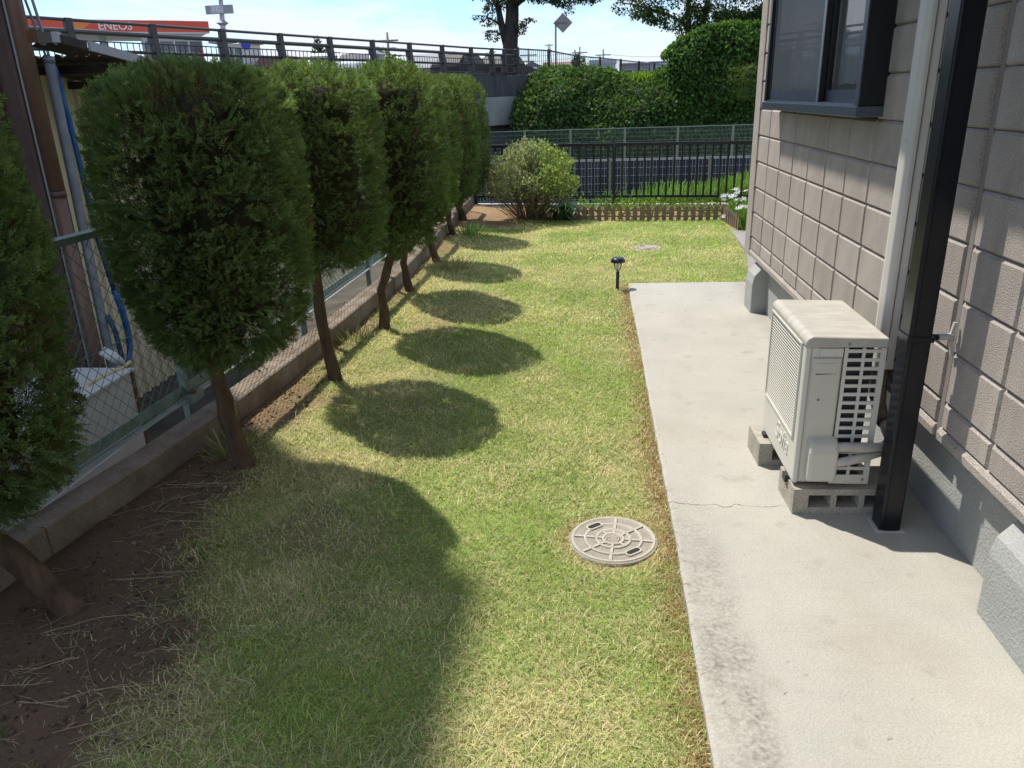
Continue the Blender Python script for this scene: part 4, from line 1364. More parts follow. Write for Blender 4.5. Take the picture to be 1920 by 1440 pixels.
# ------------------------------------------------------------------ lawn grass
def scatter_blades(n, ylo, yhi, rng, wmul):
    x = rng.uniform(-1.6, 1.72, n); y = rng.uniform(ylo, yhi, n)
    right = np.where(y < 6.33, path_left(y) - .004, np.interp(y, [6.36, 7.59, 8.80, 9.75], [1.36, 1.55, 1.63, 1.66]))
    ed = soil_edge(y) + (vnoise(x, y, 3.0, 11) - .5) * .35
    dens = sstep(-.12, .20, x - ed) * .975 + .025
    dens = dens * (1 - .62 * sstep(.60, .75, vnoise(x, y, 2.2, 21)) * sstep(-.3, -1.0, x))
    dens = np.where(x < right, dens, 0)
    dens = np.where((y > 9.78) & (x > -.6), 0, dens)
    dens = np.where((y > 9.55) & (x < -.85), dens * .05, dens)
    dens = np.where(x < curb_x(y) + .02, 0, dens)
    for cx, cy, r in ((.106, 2.405, .160), (.62, 7.925, .160)):
        d = np.hypot(x - cx, y - cy)
        dens = np.where(d < r, 0, dens * (.45 + .55 * sstep(r, r + .05, d)))
    for tr_ in TREES:
        dens = np.where(np.hypot(x - tr_[0][0], y - tr_[0][1]) < .07, 0, dens)
    k = rng.uniform(0, 1, n) < dens
    x, y, right = x[k], y[k], right[k]
    n = len(x)
    patch = vnoise(x, y, 2.1, 51); fine = vnoise(x, y, 6.5, 61)
    edge_dry = sstep(.15, .0, right - x) * (y < 6.4) * (.6 + .6 * vnoise(x, y, 3.5, 71))
    straw_p = .33 + 1.6 * (patch - .5) + .9 * (fine - .5) + .55 * edge_dry + .30 * sstep(-.35, -1.15, x)
    for cx, cy, r in ((.106, 2.405, .16), (.62, 7.925, .16)):
        straw_p = straw_p + .7 * sstep(r + .09, r, np.hypot(x - cx, y - cy)); edge_dry = np.maximum(edge_dry, .9 * sstep(r + .06, r, np.hypot(x - cx, y - cy)))
    straw = rng.uniform(0, 1, n) < np.clip(straw_p, .06, .9)
    col = np.array([.268, .392, .105]) * rng.uniform(.5, 1.4, (n, 1)) * (.78 + .44 * vnoise(x, y, 4.2, 91))[:, None] + np.array([.075, .050, -.003]) * rng.uniform(0, 1, (n, 1))
    col[straw] = np.array([.68, .61, .36]) * rng.uniform(.55, 1.25, (straw.sum(), 1))
    br = straw & (rng.uniform(0, 1, n) < np.clip(edge_dry * .75, 0, .8))
    col[br] = np.array([.36, .225, .10]) * rng.uniform(.6, 1.3, (br.sum(), 1))
    L = rng.uniform(.013, .038, n) * (1 + .9 * (rng.uniform(0, 1, n) > .93)) * (.75 + .6 * vnoise(x, y, 3.1, 95)) * (.8 + .5 * fine) * np.where(straw, 1.0, .95)
    w = rng.uniform(.0007, .0015, n) * wmul
    az = rng.uniform(0, 2 * np.pi, n)
    tilt = rng.uniform(.35, 1.35, n)
    tilt = np.where(straw, np.minimum(tilt * 1.12, 1.45), tilt)
    # combed drift from mowing
    dx, dy = np.cos(az) * np.sin(tilt), np.sin(az) * np.sin(tilt)
    dz = np.cos(tilt)
    z0_ = ground_z(x, y) - .002
    base = np.stack([x, y, z0_], 1)
    D = np.stack([dx, dy, dz], 1)
    S = np.stack([-np.sin(az), np.cos(az), np.zeros(n)], 1) * w[:, None]
    mid = base + D * (L * .55)[:, None]
    bend = np.stack([dx, dy, dz * .35 - .10], 1)
    tip = mid + bend * (L * .55)[:, None]
    tip[:, 2] = np.maximum(tip[:, 2], z0_ + .003)
    V = np.stack([base - S, base + S, mid + S * .8, mid - S * .8, tip], 1).reshape(-1, 3)
    o = (np.arange(n) * 5)[:, None]
    Q = o + np.array([[0, 1, 2, 3]]); T = o + np.array([[3, 2, 4]])
    return V, Q, T, np.repeat(col, 5, 0)


parts = [scatter_blades(230000, .75, 2.6, RNG, .88), scatter_blades(165000, 2.6, 4.6, RNG, 1.15), scatter_blades(120000, 4.6, 7.2, RNG, 1.7), scatter_blades(75000, 7.2, 9.95, RNG, 2.4)]
o_ = 0
VV, QQ, TT, CC = [], [], [], []
for v, q, t, c in parts:
    VV.append(v); QQ.append(q + o_); TT.append(t + o_); CC.append(c)
    o_ += len(v)
lawn = link('lawn_grass', np_mesh('lawn_grass', np.vstack(VV), np.vstack(QQ), np.vstack(TT), np.vstack(CC), M_['blade']))
tag(lawn, 'short patchy green and straw-coloured lawn grass', 'grass', kind='stuff')

# dry runners lying on the bare soil at the left
rr = random.Random(5)
rv, rf, rc = [], [], []
def runner(x, y, ang, L, r, col):
    pts = []
    n = max(4, int(L / .04))
    a = ang
    for i in range(n + 1):
        pts.append(Vector((x, y, float(ground_z(np.array(x), np.array(y))) + .006 + .006 * rr.random())))
        a += rr.uniform(-.28, .28)
        x += math.cos(a) * L / n; y += math.sin(a) * L / n
    mb = MB().tube(pts, [r] * (n) + [r * .4], 4, cap=False)
    o = len(rv)
    rv.extend(mb.v); rf.extend([tuple(i + o for i in f) for f in mb.f]); rc.extend([col] * len(mb.v))
    return pts
for i in range(120):
    y = rr.uniform(1.0, 3.3) if i < 90 else rr.uniform(3.3, 6.5)
    e = float(soil_edge(y))
    x = e + rr.uniform(-.42, .14)
    c = rr.uniform(.6, 1.2)
    col = (.50 * c, .43 * c, .30 * c)
    p = runner(x, y, rr.choice([-.4, .3, .6, 2.6, 3.5]) + rr.uniform(-.5, .5), rr.uniform(.08, .34), rr.uniform(.0007, .0014), col)
    for q in p[1:-1]:
        if rr.random() < .55:
            runner(q.x, q.y, rr.uniform(0, 6.3), rr.uniform(.02, .07), .0010, col)
me = np_mesh('dry_runners', np.array(rv), np.array(rf), col=np.array(rc), mats=M_['blade'])
tag(link('dry_runners', me), 'pale dry grass runners lying on the bare soil', 'grass runners', kind='stuff')

# clods, pebbles and needle litter on the bare strip
n = 4200
ly = RNG.uniform(.9, 7.5, n); lx = soil_edge(ly) + RNG.uniform(-.5, .10, n)
ok = lx > curb_x(ly) + .02
lx, ly = lx[ok], ly[ok]; n = len(lx)
CL_V = np.array([(1, 0, 0), (0, 1, 0), (-1, 0, 0), (0, -1, 0), (0, 0, .8), (0, 0, -.5)]); CL_T = np.array([(0, 1, 4), (1, 2, 4), (2, 3, 4), (3, 0, 4), (1, 0, 5), (2, 1, 5), (3, 2, 5), (0, 3, 5)])
D = RNG.normal(0, 1, (n, 3)); D /= np.linalg.norm(D, axis=1, keepdims=True)
stone = RNG.uniform(0, 1, (n, 1)) > .93
cc_ = np.where(stone, np.array([.38, .35, .31]), np.array([.125, .083, .058])) * RNG.uniform(.6, 1.5, (n, 1))
V, F, C = scatter(CL_V, CL_T, np.column_stack([lx, ly, ground_z(lx, ly) + .001]), frames(D, RNG), RNG.uniform(.002, .007, n) * (1 + 1.2 * (RNG.uniform(0, 1, n) > .92)), cc_)
tag(link('soil_clods', np_mesh('soil_clods', V, None, F, C, M_['blade'])), 'small clods and pebbles on the bare soil strip', 'soil clods', kind='stuff')
n = 5200
ly = RNG.uniform(.9, 8.5, n); lx = soil_edge(ly) + RNG.uniform(-.5, .34, n)
ok = lx > curb_x(ly) + .015
lx, ly = lx[ok], ly[ok]; n = len(lx)
a_ = RNG.uniform(0, 6.3, n)
D = np.column_stack([np.cos(a_), np.sin(a_), RNG.uniform(-.05, .25, n)]); D /= np.linalg.norm(D, axis=1, keepdims=True)
ND_V = np.array([(-.035, 0, 0), (.035, 0, 0), (.02, .06, 1.0), (-.02, .06, 1.0)]); ND_Q = np.array([(0, 1, 2, 3)])
V, F, C = scatter(ND_V, ND_Q, np.column_stack([lx, ly, ground_z(lx, ly) + .004]), frames(D, RNG), RNG.uniform(.010, .035, n), np.array([.30, .22, .13]) * RNG.uniform(.4, 1.6, (n, 1)))
tag(link('needle_litter', np_mesh('needle_litter', V, F, None, C, M_['blade'])), 'brown dry needle litter below the clipped trees', 'needle litter', kind='stuff')
# specks of grass and leaf blown on the concrete
n = 150
ly = RNG.uniform(.8, 6.2, n); lx = path_left(ly) + RNG.uniform(0, 1, n) ** 2.6 * .85 + .006
a_ = RNG.uniform(0, 6.3, n)
D = np.column_stack([np.cos(a_), np.sin(a_), RNG.uniform(.0, .2, n)]); D /= np.linalg.norm(D, axis=1, keepdims=True)
V, F, C = scatter(ND_V * np.array([1.6, 1, 1]), ND_Q, np.column_stack([lx, ly, np.full(n, .0205)]), frames(D, RNG), RNG.uniform(.005, .017, n), np.array([.20, .15, .07]) * RNG.uniform(.3, 1.6, (n, 1)))
tag(link('path_litter', np_mesh('path_litter', V, F, None, C, M_['blade'])), 'few dry specks of grass on the pale concrete path', 'litter', kind='stuff')

# generic leaf scatter: folded leaf of 2 quads
LEAF_V = np.array([(0, 0, 0), (.32, .0, .45), (0, -.10, .5), (-.32, .0, .45), (0, -.02, 1.0)])
LEAF_Q = np.array([(0, 1, 4, 2), (0, 2, 4, 3)])
BLADE_V = np.array([(-.02, 0, 0), (.02, 0, 0), (.022, .04, .45), (-.022, .04, .45), (.014, .20, .82), (-.014, .20, .82), (0, .42, 1.0)])
BLADE_Q = np.array([(0, 1, 2, 3), (3, 2, 4, 5)])


def leaves(name, P, D, size, col, mats, T=LEAF_V, Q=LEAF_Q, rng=RNG, roll=True, parent=None):
    D = D / (np.linalg.norm(D, axis=1, keepdims=True) + 1e-9)
    V, F, C = scatter(T, Q, P, frames(D, rng, roll), size, col)
    return link(name, np_mesh(name, V, F, col=C, mats=mats), parent)


# small weeds on the soil
n = 420
wy = RNG.uniform(1.0, 6.5, n); wx = soil_edge(wy) + RNG.uniform(-.38, .10, n)
cx_, cy_ = RNG.choice(wx, 60), None
pc = np.stack([wx, wy], 1)[RNG.integers(0, n, 46)]
P = np.repeat(pc, 9, 0) + RNG.normal(0, .018, (46 * 9, 2))
P = np.column_stack([P, ground_z(P[:, 0], P[:, 1]) + .004])
D = RNG.normal(0, 1, (len(P), 3)); D[:, 2] = np.abs(D[:, 2]) * .6 + .2
tag(leaves('weeds', P, D, RNG.uniform(.008, .020, len(P)), np.array([.13, .20, .08]) * RNG.uniform(.6, 1.4, (len(P), 1)), M_['leaf']), 'tiny green weeds on the bare soil by the trunks', 'weeds', kind='stuff')


def grass_tuft(loc, n, h, spread, colr, label, seed, name='grass_tuft', group=None):
    rng = np.random.default_rng(seed)
    P = np.column_stack([rng.normal(0, spread, n), rng.normal(0, spread, n), np.zeros(n)])
    D = np.column_stack([P[:, 0] / spread * .45 + rng.normal(0, .25, n), P[:, 1] / spread * .45 + rng.normal(0, .25, n), np.ones(n)])
    o = leaves(name, P, D, h * rng.uniform(.5, 1.15, n), np.array(colr) * rng.uniform(.6, 1.35, (n, 1)), M_['blade'], BLADE_V, BLADE_Q, rng)
    o.location = loc
    return tag(o, label, 'grass tuft', group, 'stuff')
grass_tuft((-1.31, 8.88, 0), 170, .17, .075, (.20, .36, .10), 'bright green grass tuft growing beside the seventh clipped juniper', 3)
grass_tuft((-1.22, 7.05, 0), 150, .13, .08, (.34, .31, .15), 'dry straw-coloured grass tuft right of the sixth juniper trunk', 4)
grass_tuft((-1.56, 3.02, 0), 90, .16, .045, (.30, .30, .13), 'pale grass tuft against the curb behind the second juniper trunk', 5)
grass_tuft((-1.50, 4.75, 0), 80, .13, .05, (.24, .27, .11), 'grass tuft against the curb behind the third juniper', 6)

# ------------------------------------------------------------------ black railing at the end of the lawn
rl = empty('black_railing', (.408, 11.16, 0), 'black metal railing with vertical bars along the end of the lawn', 'fence')
slope = (11.16 - 11.44) / 1.988
A = lambda x, z: Vector((x, fence_y(x), z))
for x in (-1.58, .408, 2.396):
    MB().bar(A(x, -.02), A(x, .800), .048, .048, up=(0, 1, 0)).obj('post', M_['black_alu'], rl)
for x0_, x1_ in ((-2.2, -1.607), (-1.553, .381), (.435, 2.369), (2.423, 4.2)):
    MB().bar(A(x0_, .125), A(x1_, .125), .030, .032).obj('lower_rail', M_['black_alu'], rl)
    MB().bar(A(x0_ - .02, .822), A(x1_ + .02, .822), .044, .040).obj('top_rail', M_['black_alu'], rl)
bal = None
x = -2.16
while x < 4.2:
    if min(abs(x - p) for p in (-1.58, .408, 2.396)) > .03:
        if bal is None:
            bal = MB().bar((0, 0, -.3295), (0, 0, .3295), .024, .020, up=(0, 1, 0)).mesh('baluster', M_['black_alu'])
        link('baluster', bal, rl, A(x, .4715))
    x += .0994

# ------------------------------------------------------------------ brown picket edging
pk = empty('picket_edging', (.8, 9.7, 0), 'low brown plastic picket edging round the flower bed at the end of the lawn', 'picket fence')
pk_me = MB().prism([(-.026, -.03), (.026, -.03), (.026, .158), (0, .188), (-.026, .158)], 'y', -.005, .005).mesh('picket', M_['picket'])
line = [(-.075, 9.80), (1.665, 9.61), (1.715, 8.86)]
for i in range(21):
    t = i / 20
    link('picket', pk_me, pk, (line[0][0] + (line[1][0] - line[0][0]) * t, line[0][1] + (line[1][1] - line[0][1]) * t, random.uniform(-.004, .004)), (0, random.uniform(-.03, .03), -.109))
for i in range(8):
    t = (i + .6) / 8
    link('picket', pk_me, pk, (line[1][0] + (line[2][0] - line[1][0]) * t, line[1][1] + (line[2][1] - line[1][1]) * t, random.uniform(-.004, .004)), (0, random.uniform(-.03, .03), -1.5))
for z in (.055, .125):
    MB().bar((-.09, 9.811, z), (1.66, 9.620, z), .008, .018).obj('stringer', M_['picket'], pk)
    MB().bar((1.676, 9.60, z), (1.726, 8.84, z), .008, .018).obj('stringer', M_['picket'], pk)

# ------------------------------------------------------------------ shrub left of the bed
shrub = empty('twiggy_shrub', (-.68, 10.1, 0), 'round twiggy shrub with pale green leaf tips in front of the black railing', 'shrub')
rng = np.random.default_rng(91)
sm = MB()
tips = []
for i in range(210):
    a, q = rng.uniform(0, 2 * np.pi), rng.uniform(0, 1) ** .6
    b = Vector((-.70 + math.cos(a) * .16 * q, 10.1 + math.sin(a) * .16 * q, -.01))
    out = Vector((math.cos(a) * q * .46, math.sin(a) * q * .46, 0))
    h = .93 - .42 * q ** 2.2 + rng.uniform(-.10, .05)
    if i % 3 == 0: h *= .72
    e = b + out + Vector((0.03, 0, h))
    m1 = b.lerp(e, .33) + out * .18 + Vector((rng.normal(0, .015), rng.normal(0, .015), 0))
    m2 = b.lerp(e, .68) + out * .14 + Vector((rng.normal(0, .02), rng.normal(0, .02), 0))
    sm.tube([b, m1, m2, e], [.0045, .0036, .0027, .0012], 4, cap=False)
    for p in (m2, e, m2.lerp(e, .5)):
        tips.append((p, out))
    for k in range(3):
        s = m1.lerp(e, rng.uniform(.1, .95))
        q2 = s + Vector((rng.normal(0, .06), rng.normal(0, .06), rng.uniform(.02, .12)))
        sm.tube([s, q2], [.0022, .0010], 3, cap=False)
        tips.append((q2, out))
for i in range(60):
    a = rng.uniform(0, 2 * np.pi); q = rng.uniform(.1, .5)
    b = Vector((-.76 + math.cos(a) * .22, 10.05 + math.sin(a) * .2, rng.uniform(.0, .25)))
    sm.tube([b, b + Vector((math.cos(a) * q * .5 - .06, math.sin(a) * q * .4, rng.uniform(0, .25)))], [.0026, .001], 3, cap=False)
sm.obj('stems', M_['stem_brown'], shrub, fix=False)
TP = np.array([tuple(t[0]) for t in tips]); TO = np.array([tuple(t[1]) for t in tips])
TO = TO[TP[:, 2] > .22]; TP = TP[TP[:, 2] > .22]
per = 12
P = np.repeat(TP, per, 0) + rng.normal(0, .026, (len(TP) * per, 3))
keep = rng.uniform(0, 1, len(P)) < sstep(.12, .50, P[:, 2]) * .88 + .12
P = P[keep]; O = np.repeat(TO, per, 0)[keep]
D = O * .9 + rng.normal(0, .6, P.shape) + np.array([0, 0, .7])
mixc = rng.uniform(0, 1, (len(P), 1))
wx_ = sstep(-.75, -.35, P[:, 0])[:, None]
col = (np.array([.37, .41, .265]) * (1 - wx_) + np.array([.32, .42, .14]) * wx_) * rng.uniform(.55, 1.25, (len(P), 1)) + np.array([.10, .07, 0]) * (mixc > .85)
leaves('foliage', P, D, rng.uniform(.022, .046, len(P)), col, M_['leaf'], rng=rng, parent=shrub)

# broad-leaved clump between shrub and pickets
hp = empty('leafy_clump', (-.30, 9.92, 0), 'dark green clump of strappy and broad leaves between the shrub and the picket edging', 'plant')
rng = np.random.default_rng(17)
def strap(mb, b, az, L, w, drop):
    n = 8
    d = Vector((math.cos(az), math.sin(az), 0)); s = Vector((-d.y, d.x, 0))
    vs = []
    for i in range(n + 1):
        t = i / n
        p = Vector(b) + d * (L * t * (.45 + .55 * t)) + Vector((0, 0, L * .85 * math.sin(min(t * 1.9, 3.0)) * .75 - drop * t * t))
        p.z = max(p.z, .006)
        ww = w * (math.sin(math.pi * min(.97, .12 + t * .88)) ** .7) + .001
        vs += [p - s * ww, p + Vector((0, 0, -.25 * ww)), p + s * ww]
    fs = []
    for i in range(n):
        for k in range(2):
            fs.append((i * 3 + k, i * 3 + k + 1, (i + 1) * 3 + k + 1, (i + 1) * 3 + k))
    mb.add(vs, fs, 0, True)
leaf_objs = []
for k in range(60):
    mb = MB()
    az = rng.uniform(0, 2 * np.pi)
    broad = k % 3 == 0
    strap(mb, (-.30 + rng.normal(0, .13), 9.96 + rng.normal(0, .06), 0), az, rng.uniform(.24, .46), rng.uniform(.035, .06) if broad else rng.uniform(.008, .014), rng.uniform(.05, .16))
    me = mb.mesh('leaf', M_['hosta'], fix=False)
    at = me.color_attributes.new("col", 'FLOAT_COLOR', 'POINT')
    c = np.array([.085, .18, .09]) if broad else np.array([.20, .27, .08])
    c = c * rng.uniform(.7, 1.5)
    at.data.foreach_set("color", np.tile(np.append(c, 1.0), len(me.vertices)).astype(np.float32))
    link('leaf', me, hp)

# flower-bed plants behind the pickets
rng = np.random.default_rng(29)
n = 1500
P = np.column_stack([rng.uniform(-.1, 2.5, n), rng.uniform(9.72, 11.05, n), np.zeros(n)])
bump_ = vnoise(P[:, 0] * 1.0, P[:, 1], 2.4, 81)
P[:, 2] = rng.uniform(0, 1, n) * (.04 + .22 * bump_ ** 1.5)
D = rng.normal(0, .6, (n, 3)) + np.array([0, 0, .8])
o = leaves('bed_foliage', P, D, rng.uniform(.025, .07, n), np.array([.16, .25, .055]) * rng.uniform(.5, 1.35, (n, 1)), M_['leaf'], rng=rng)
tag(o, 'low mixed green plants filling the bed behind the brown pickets', 'bed plants', kind='stuff')
yf = MB()
for k in range(3):
    yf.lathe([(0.001, 0), (.016, .008), (.018, .02), (.006, .03)], (.42 + .03 * k, 9.80 + .01 * k, .075 + .02 * (k % 2)), 8)
tag(yf.obj('yellow_flower', M_['fruit']), 'small yellow blossom seen through the picket edging', 'flower')

lily = empty('rain_lily_clump', (1.83, 9.2, 0), 'grassy clump with white star-shaped flowers at the right end of the picket edging', 'flowering plant')
n = 900
P = np.column_stack([rng.normal(1.86, .075, n), rng.normal(9.15, .22, n), np.zeros(n)])
P = P[(P[:, 0] > 1.735)]
n = len(P)
D = np.column_stack([rng.normal(-.05, .22, n), rng.normal(-.05, .25, n), np.ones(n)])
leaves('leaves', P, D, rng.uniform(.18, .36, n), np.array([.12, .25, .04]) * rng.uniform(.55, 1.35, (n, 1)), M_['blade'], BLADE_V * np.array([.7, 1, 1]), BLADE_Q, rng, parent=lily)
def flower(c, tiltx, tilty, r=.042):
    mb = MB()
    up = Vector((tiltx, tilty, 1)).normalized()
    a = up.orthogonal().normalized(); b_ = up.cross(a)
    for k in range(6):
        th = k * math.pi / 3
        d = a * math.cos(th) + b_ * math.sin(th)
        s = up.cross(d)
        c_ = Vector(c)
        mb.add([c_, c_ + d * r * .5 + s * r * .17 + up * r * .35, c_ + d * r + up * r * .42, c_ + d * r * .5 - s * r * .17 + up * r * .35], [(0, 1, 2, 3)])
    mb.lathe([(.001, 0), (.005, .008), (.001, .016)], c, 6)
    return mb.obj('flower', M_['petal'], lily, fix=False)
for k in range(17):
    flower((1.60 + .26 * rng.uniform(), 9.35 + rng.normal(0, .06), .27 + .13 * rng.uniform()), rng.normal(-.3, .3), rng.normal(-.4, .3))
for c in ((1.70, 8.92, .235), (1.74, 8.90, .255), (1.80, 8.92, .25), (1.835, 8.9, .24), (1.72, 8.88, .245)):
    flower(c, -.3, -.5)
flower((1.548, 8.90, .155), -.5, -.8, .036)
MB().tube([(1.70, 9.0, .1), (1.62, 8.93, .17), (1.55, 8.90, .155)], .0022, 5).obj('stalk', M_['hosta'], lily)

# tall grass between railing and mesh fence
mb = MB().add([(-7, 11.7, -.25), (9, 11.4, -.25), (9, 14.8, -.79), (-7, 14.8, -.79)], [(0, 1, 2, 3)])
mb.add([(-7, 14.8, -.79), (9, 14.8, -.79), (9, 15.3, -.81), (-7, 15.3, -.81)], [(0, 1, 2, 3)])
tag(mb.obj('verge', m_low), kind='structure')
rng = np.random.default_rng(33)
n = 32000
x = rng.uniform(-.6, 6.0, n); y = rng.uniform(11.7, 14.9, n)
dn = sstep(.2, 1.4, x + (vnoise(x, y, 1.1, 7) - .5) * 1.6) * (.35 + .65 * sstep(.35, .6, vnoise(x, y, 1.7, 8)))
k = rng.uniform(0, 1, n) < dn
x, y = x[k], y[k]; n = len(x)
P = np.column_stack([x, y, np.interp(y, [11.5, 14.8, 16], [-.26, -.80, -.81])])
D = np.column_stack([rng.normal(.06, .22, n), rng.normal(0, .22, n), np.ones(n)])
hh = rng.uniform(.38, .92, n) * (.65 + .5 * vnoise(x, y, 1.3, 9)) * (.75 + .30 * sstep(.5, 3.0, x))
o = leaves('tall_grass', P, D, hh, np.array([.17, .30, .065]) * rng.uniform(.55, 1.35, (n, 1)), M_['blade'], BLADE_V * np.array([.5, 1, 1]), BLADE_Q, rng)
tag(o, 'tall green grass growing behind the black railing', 'tall grass', kind='stuff')

# ------------------------------------------------------------------ mesh fences and navy panels
def mesh_fence(name, pts, H, z, vs_, hs_, wr, mp, mw, label, post_w):
    root = empty(name, (*pts[0], z), label, 'fence')
    for i, p in enumerate(pts):
        MB().box((p[0] - post_w / 2, p[1] - post_w / 2 + .03, z - .05), (p[0] + post_w / 2, p[1] + post_w / 2 + .03, z + H + .015)).obj('post', mp, root)
    for a, b in zip(pts[:-1], pts[1:]):
        a, b = Vector((a[0], a[1], z)), Vector((b[0], b[1], z))
        L = (b - a).length; u = (b - a) / L
        a2, b2 = a + u * (post_w * .6), b - u * (post_w * .6)
        mb = MB()
        nv = int(L / vs_)
        for k in range(nv + 1):
            p = a2.lerp(b2, k / nv)
            mb.bar(p + Vector((0, 0, .04)), p + Vector((0, 0, H)), wr, wr, up=(0, 1, 0))
        nh = int(H / hs_)
        for k in range(nh + 1):
            zz = .04 + (H - .05) * k / nh
            mb.bar(a2 + Vector((0, -wr, zz)), b2 + Vector((0, -wr, zz)), wr * 1.1, wr * 1.1)
        mb.bar(a2 + Vector((0, -.012, H)), b2 + Vector((0, -.012, H)), .022, .026)
        mb.obj('wire_panel', mw, root, fix=False)
    return root
mesh_fence('mesh_fence', [(-5.35, 15.45), (-3.40, 15.47), (-1.45, 15.49), (.48, 15.5), (2.39, 15.5), (4.35, 15.5), (6.3, 15.5)], 1.07, -.79, .0635, .137, .0055, M_['mesh_post'], M_['mesh_wire'], 'pale grey welded wire fence right behind the black railing, in front of the navy panels', .055)
mesh_fence('mesh_fence', [(-6.0, 29.6), (-4.1, 29.75), (-2.2, 29.9), (-.51, 30.0), (1.48, 30.0), (3.40, 30.0), (5.37, 30.0), (7.3, 30.0), (9.2, 30.0)], 1.20, -.96, .05, .15, .006, M_['mesh_post'], M_['mesh_far'], 'far dull green wire fence running below the creeper-covered bank', .075)
NAVY = ['leftmost of the row', 'second from the left', 'third from the left', 'beside the last juniper',
        'seen left of the twiggy shrub', 'right behind the twiggy shrub', 'seen just right of the twiggy shrub', 'left of the middle railing post', 'right of the middle railing post',
        'third from the right', 'second from the right', 'rightmost of the row']
x = -5.2
while x < 6.7:
    t = empty('solar_panel', (x + .5, 15.72, -.8), 'navy framed panel behind the pale wire fence, ' + NAVY[int(round(x + 5.2))], 'panel', 'row of navy panels behind the wire fence')
    tl = .06
    mb = MB().add([(x + .004, 15.64, -.72), (x + .996, 15.64, -.72), (x + .996, 15.64 + tl, .235), (x + .004, 15.64 + tl, .235),
                   (x + .004, 15.68, -.72), (x + .996, 15.68, -.72), (x + .996, 15.68 + tl, .235), (x + .004, 15.68 + tl, .235)],
                  [(0, 1, 2, 3), (5, 4, 7, 6), (0, 4, 5, 1), (3, 2, 6, 7), (0, 3, 7, 4), (1, 5, 6, 2)])
    mb.obj('glass_face', M_['solar'], t)
    fr = MB()
    fr.bar((x + .02, 15.635, -.735), (x + .98, 15.635, -.735), .03, .03).bar((x + .005, 15.65 + tl, .25), (x + .995, 15.65 + tl, .25), .03, .028)
    fr.obj('frame', M_['alu_frame'], t)
    MB().bar((x + .5, 15.95, -.82), (x + .5, 15.72, .1), .04, .04, up=(1, 0, 0)).obj('prop', M_['alu_frame'], t)
    x += 1.0

# ------------------------------------------------------------------ bridge
bridge = empty('bridge', tuple(bk(8, 0, -.9)), 'road bridge with a dark concrete edge beam and brown guardrail crossing behind the clipped trees', 'bridge')
mb = MB()
a, b = bk(-7, .0, 0), bk(9.05, .0, 0)
mb.bar(bk(-7, .14, 1.86), bk(9.05, .14, 1.86), .30, .80)
mb.obj('edge_beam', M_['girder'], bridge, bevel=.02, seg=1)
MB().bar(bk(9.03, .14, 1.845), (-2.38, 33.6, 1.845), .30, .80).obj('edge_beam', M_['girder'], bridge, bevel=.02, seg=1)
MB().bar(bk(-7, .155, 2.285), bk(9.05, .155, 2.285), .34, .045).obj('coping', M_['abutment_dark'], bridge)
MB().bar(bk(-7, 1.6, 2.12), bk(8.9, 1.6, 2.12), 2.5, .16).obj('deck', M_['abutment_dark'], bridge)
# pale abutment wall under the beam
MB().bar(bk(2, .75, .42), bk(7.72, .75, .42), .5, 2.0).obj('abutment', M_['abutment'], bridge)
MB().bar(bk(7.76, .62, .92), (-2.35, 33.9, .92), .5, 1.06).obj('abutment', M_['abutment'], bridge)
MB().bar(bk(9.0, .52, -.30), (-2.2, 33.8, -.30), .7, 1.28).obj('footing', M_['abutment_dark'], bridge)  # dark block added to hide the lower part of the wall
MB().bar(bk(2, .50, -.30), bk(9.0, .50, -.30), .7, 1.3).obj('footing', M_['abutment_dark'], bridge)
MB().tube([bk(7.74, .33, 1.46), bk(7.74, .42, .58), bk(7.3, .36, .47), bk(2, .36, .42)], .045, 8).obj('drainpipe', M_['hole'], bridge)
posts = [bk(k, .12, 0) for k in range(-7, 9)] + [Vector((-3.57, 32.21, 0)), Vector((-3.16, 32.95, 0)), Vector((-2.78, 33.75, 0))]
def guard_post():
    pr = [(-.11, 0), (.11, 0), (.09, .42), (.06, .62), (.05, .92), (-.05, .92), (-.06, .70), (-.13, .66), (-.13, .56), (-.08, .45)]
    # profile across the road (x) and up (y -> z)
    return MB().prism([(p[0], p[1]) for p in pr], 'y', -.08, .08).mesh('guard_post', M_['bridge_steel'], bevel=.008, seg=1)
gp = guard_post()
for i, p in enumerate(posts):
    link('guard_post', gp, bridge, (p.x, p.y, 2.30), (0, 0, -BA))
for i in range(len(posts) - 1):
    p, q = posts[i], posts[i + 1]
    e = (q - p).normalized()
    n_ = Vector((-e.y, e.x, 0))
    def seg(z, off, r, m, nm):
        MB().tube([p + n_ * off + Vector((0, 0, z)), q + n_ * off + Vector((0, 0, z))], r, 8, cap=False).obj(nm, m, bridge)
    seg(3.185, 0, .032, M_['rail_tube'], 'top_rail')
    seg(2.975, -.0, .050, M_['rail_tube'], 'upper_rail')
    seg(2.62, -.02, .036, M_['bridge_steel'], 'middle_rail')
    seg(2.80, -.06, .014, M_['bridge_steel'], 'bar_rail')
    seg(2.345, -.06, .016, M_['bridge_steel'], 'bar_rail')
    L = (q - p).length
    nb_ = int(L / .145)
    mb = MB()
    for k in range(1, nb_):
        c = p.lerp(q, k / nb_) - n_ * .06
        mb.bar(c + Vector((0, 0, 2.345)), c + Vector((0, 0, 2.80)), .016, .016, up=(0, 1, 0))
    mb.obj('guard_bars', M_['bridge_steel'], bridge, fix=False)

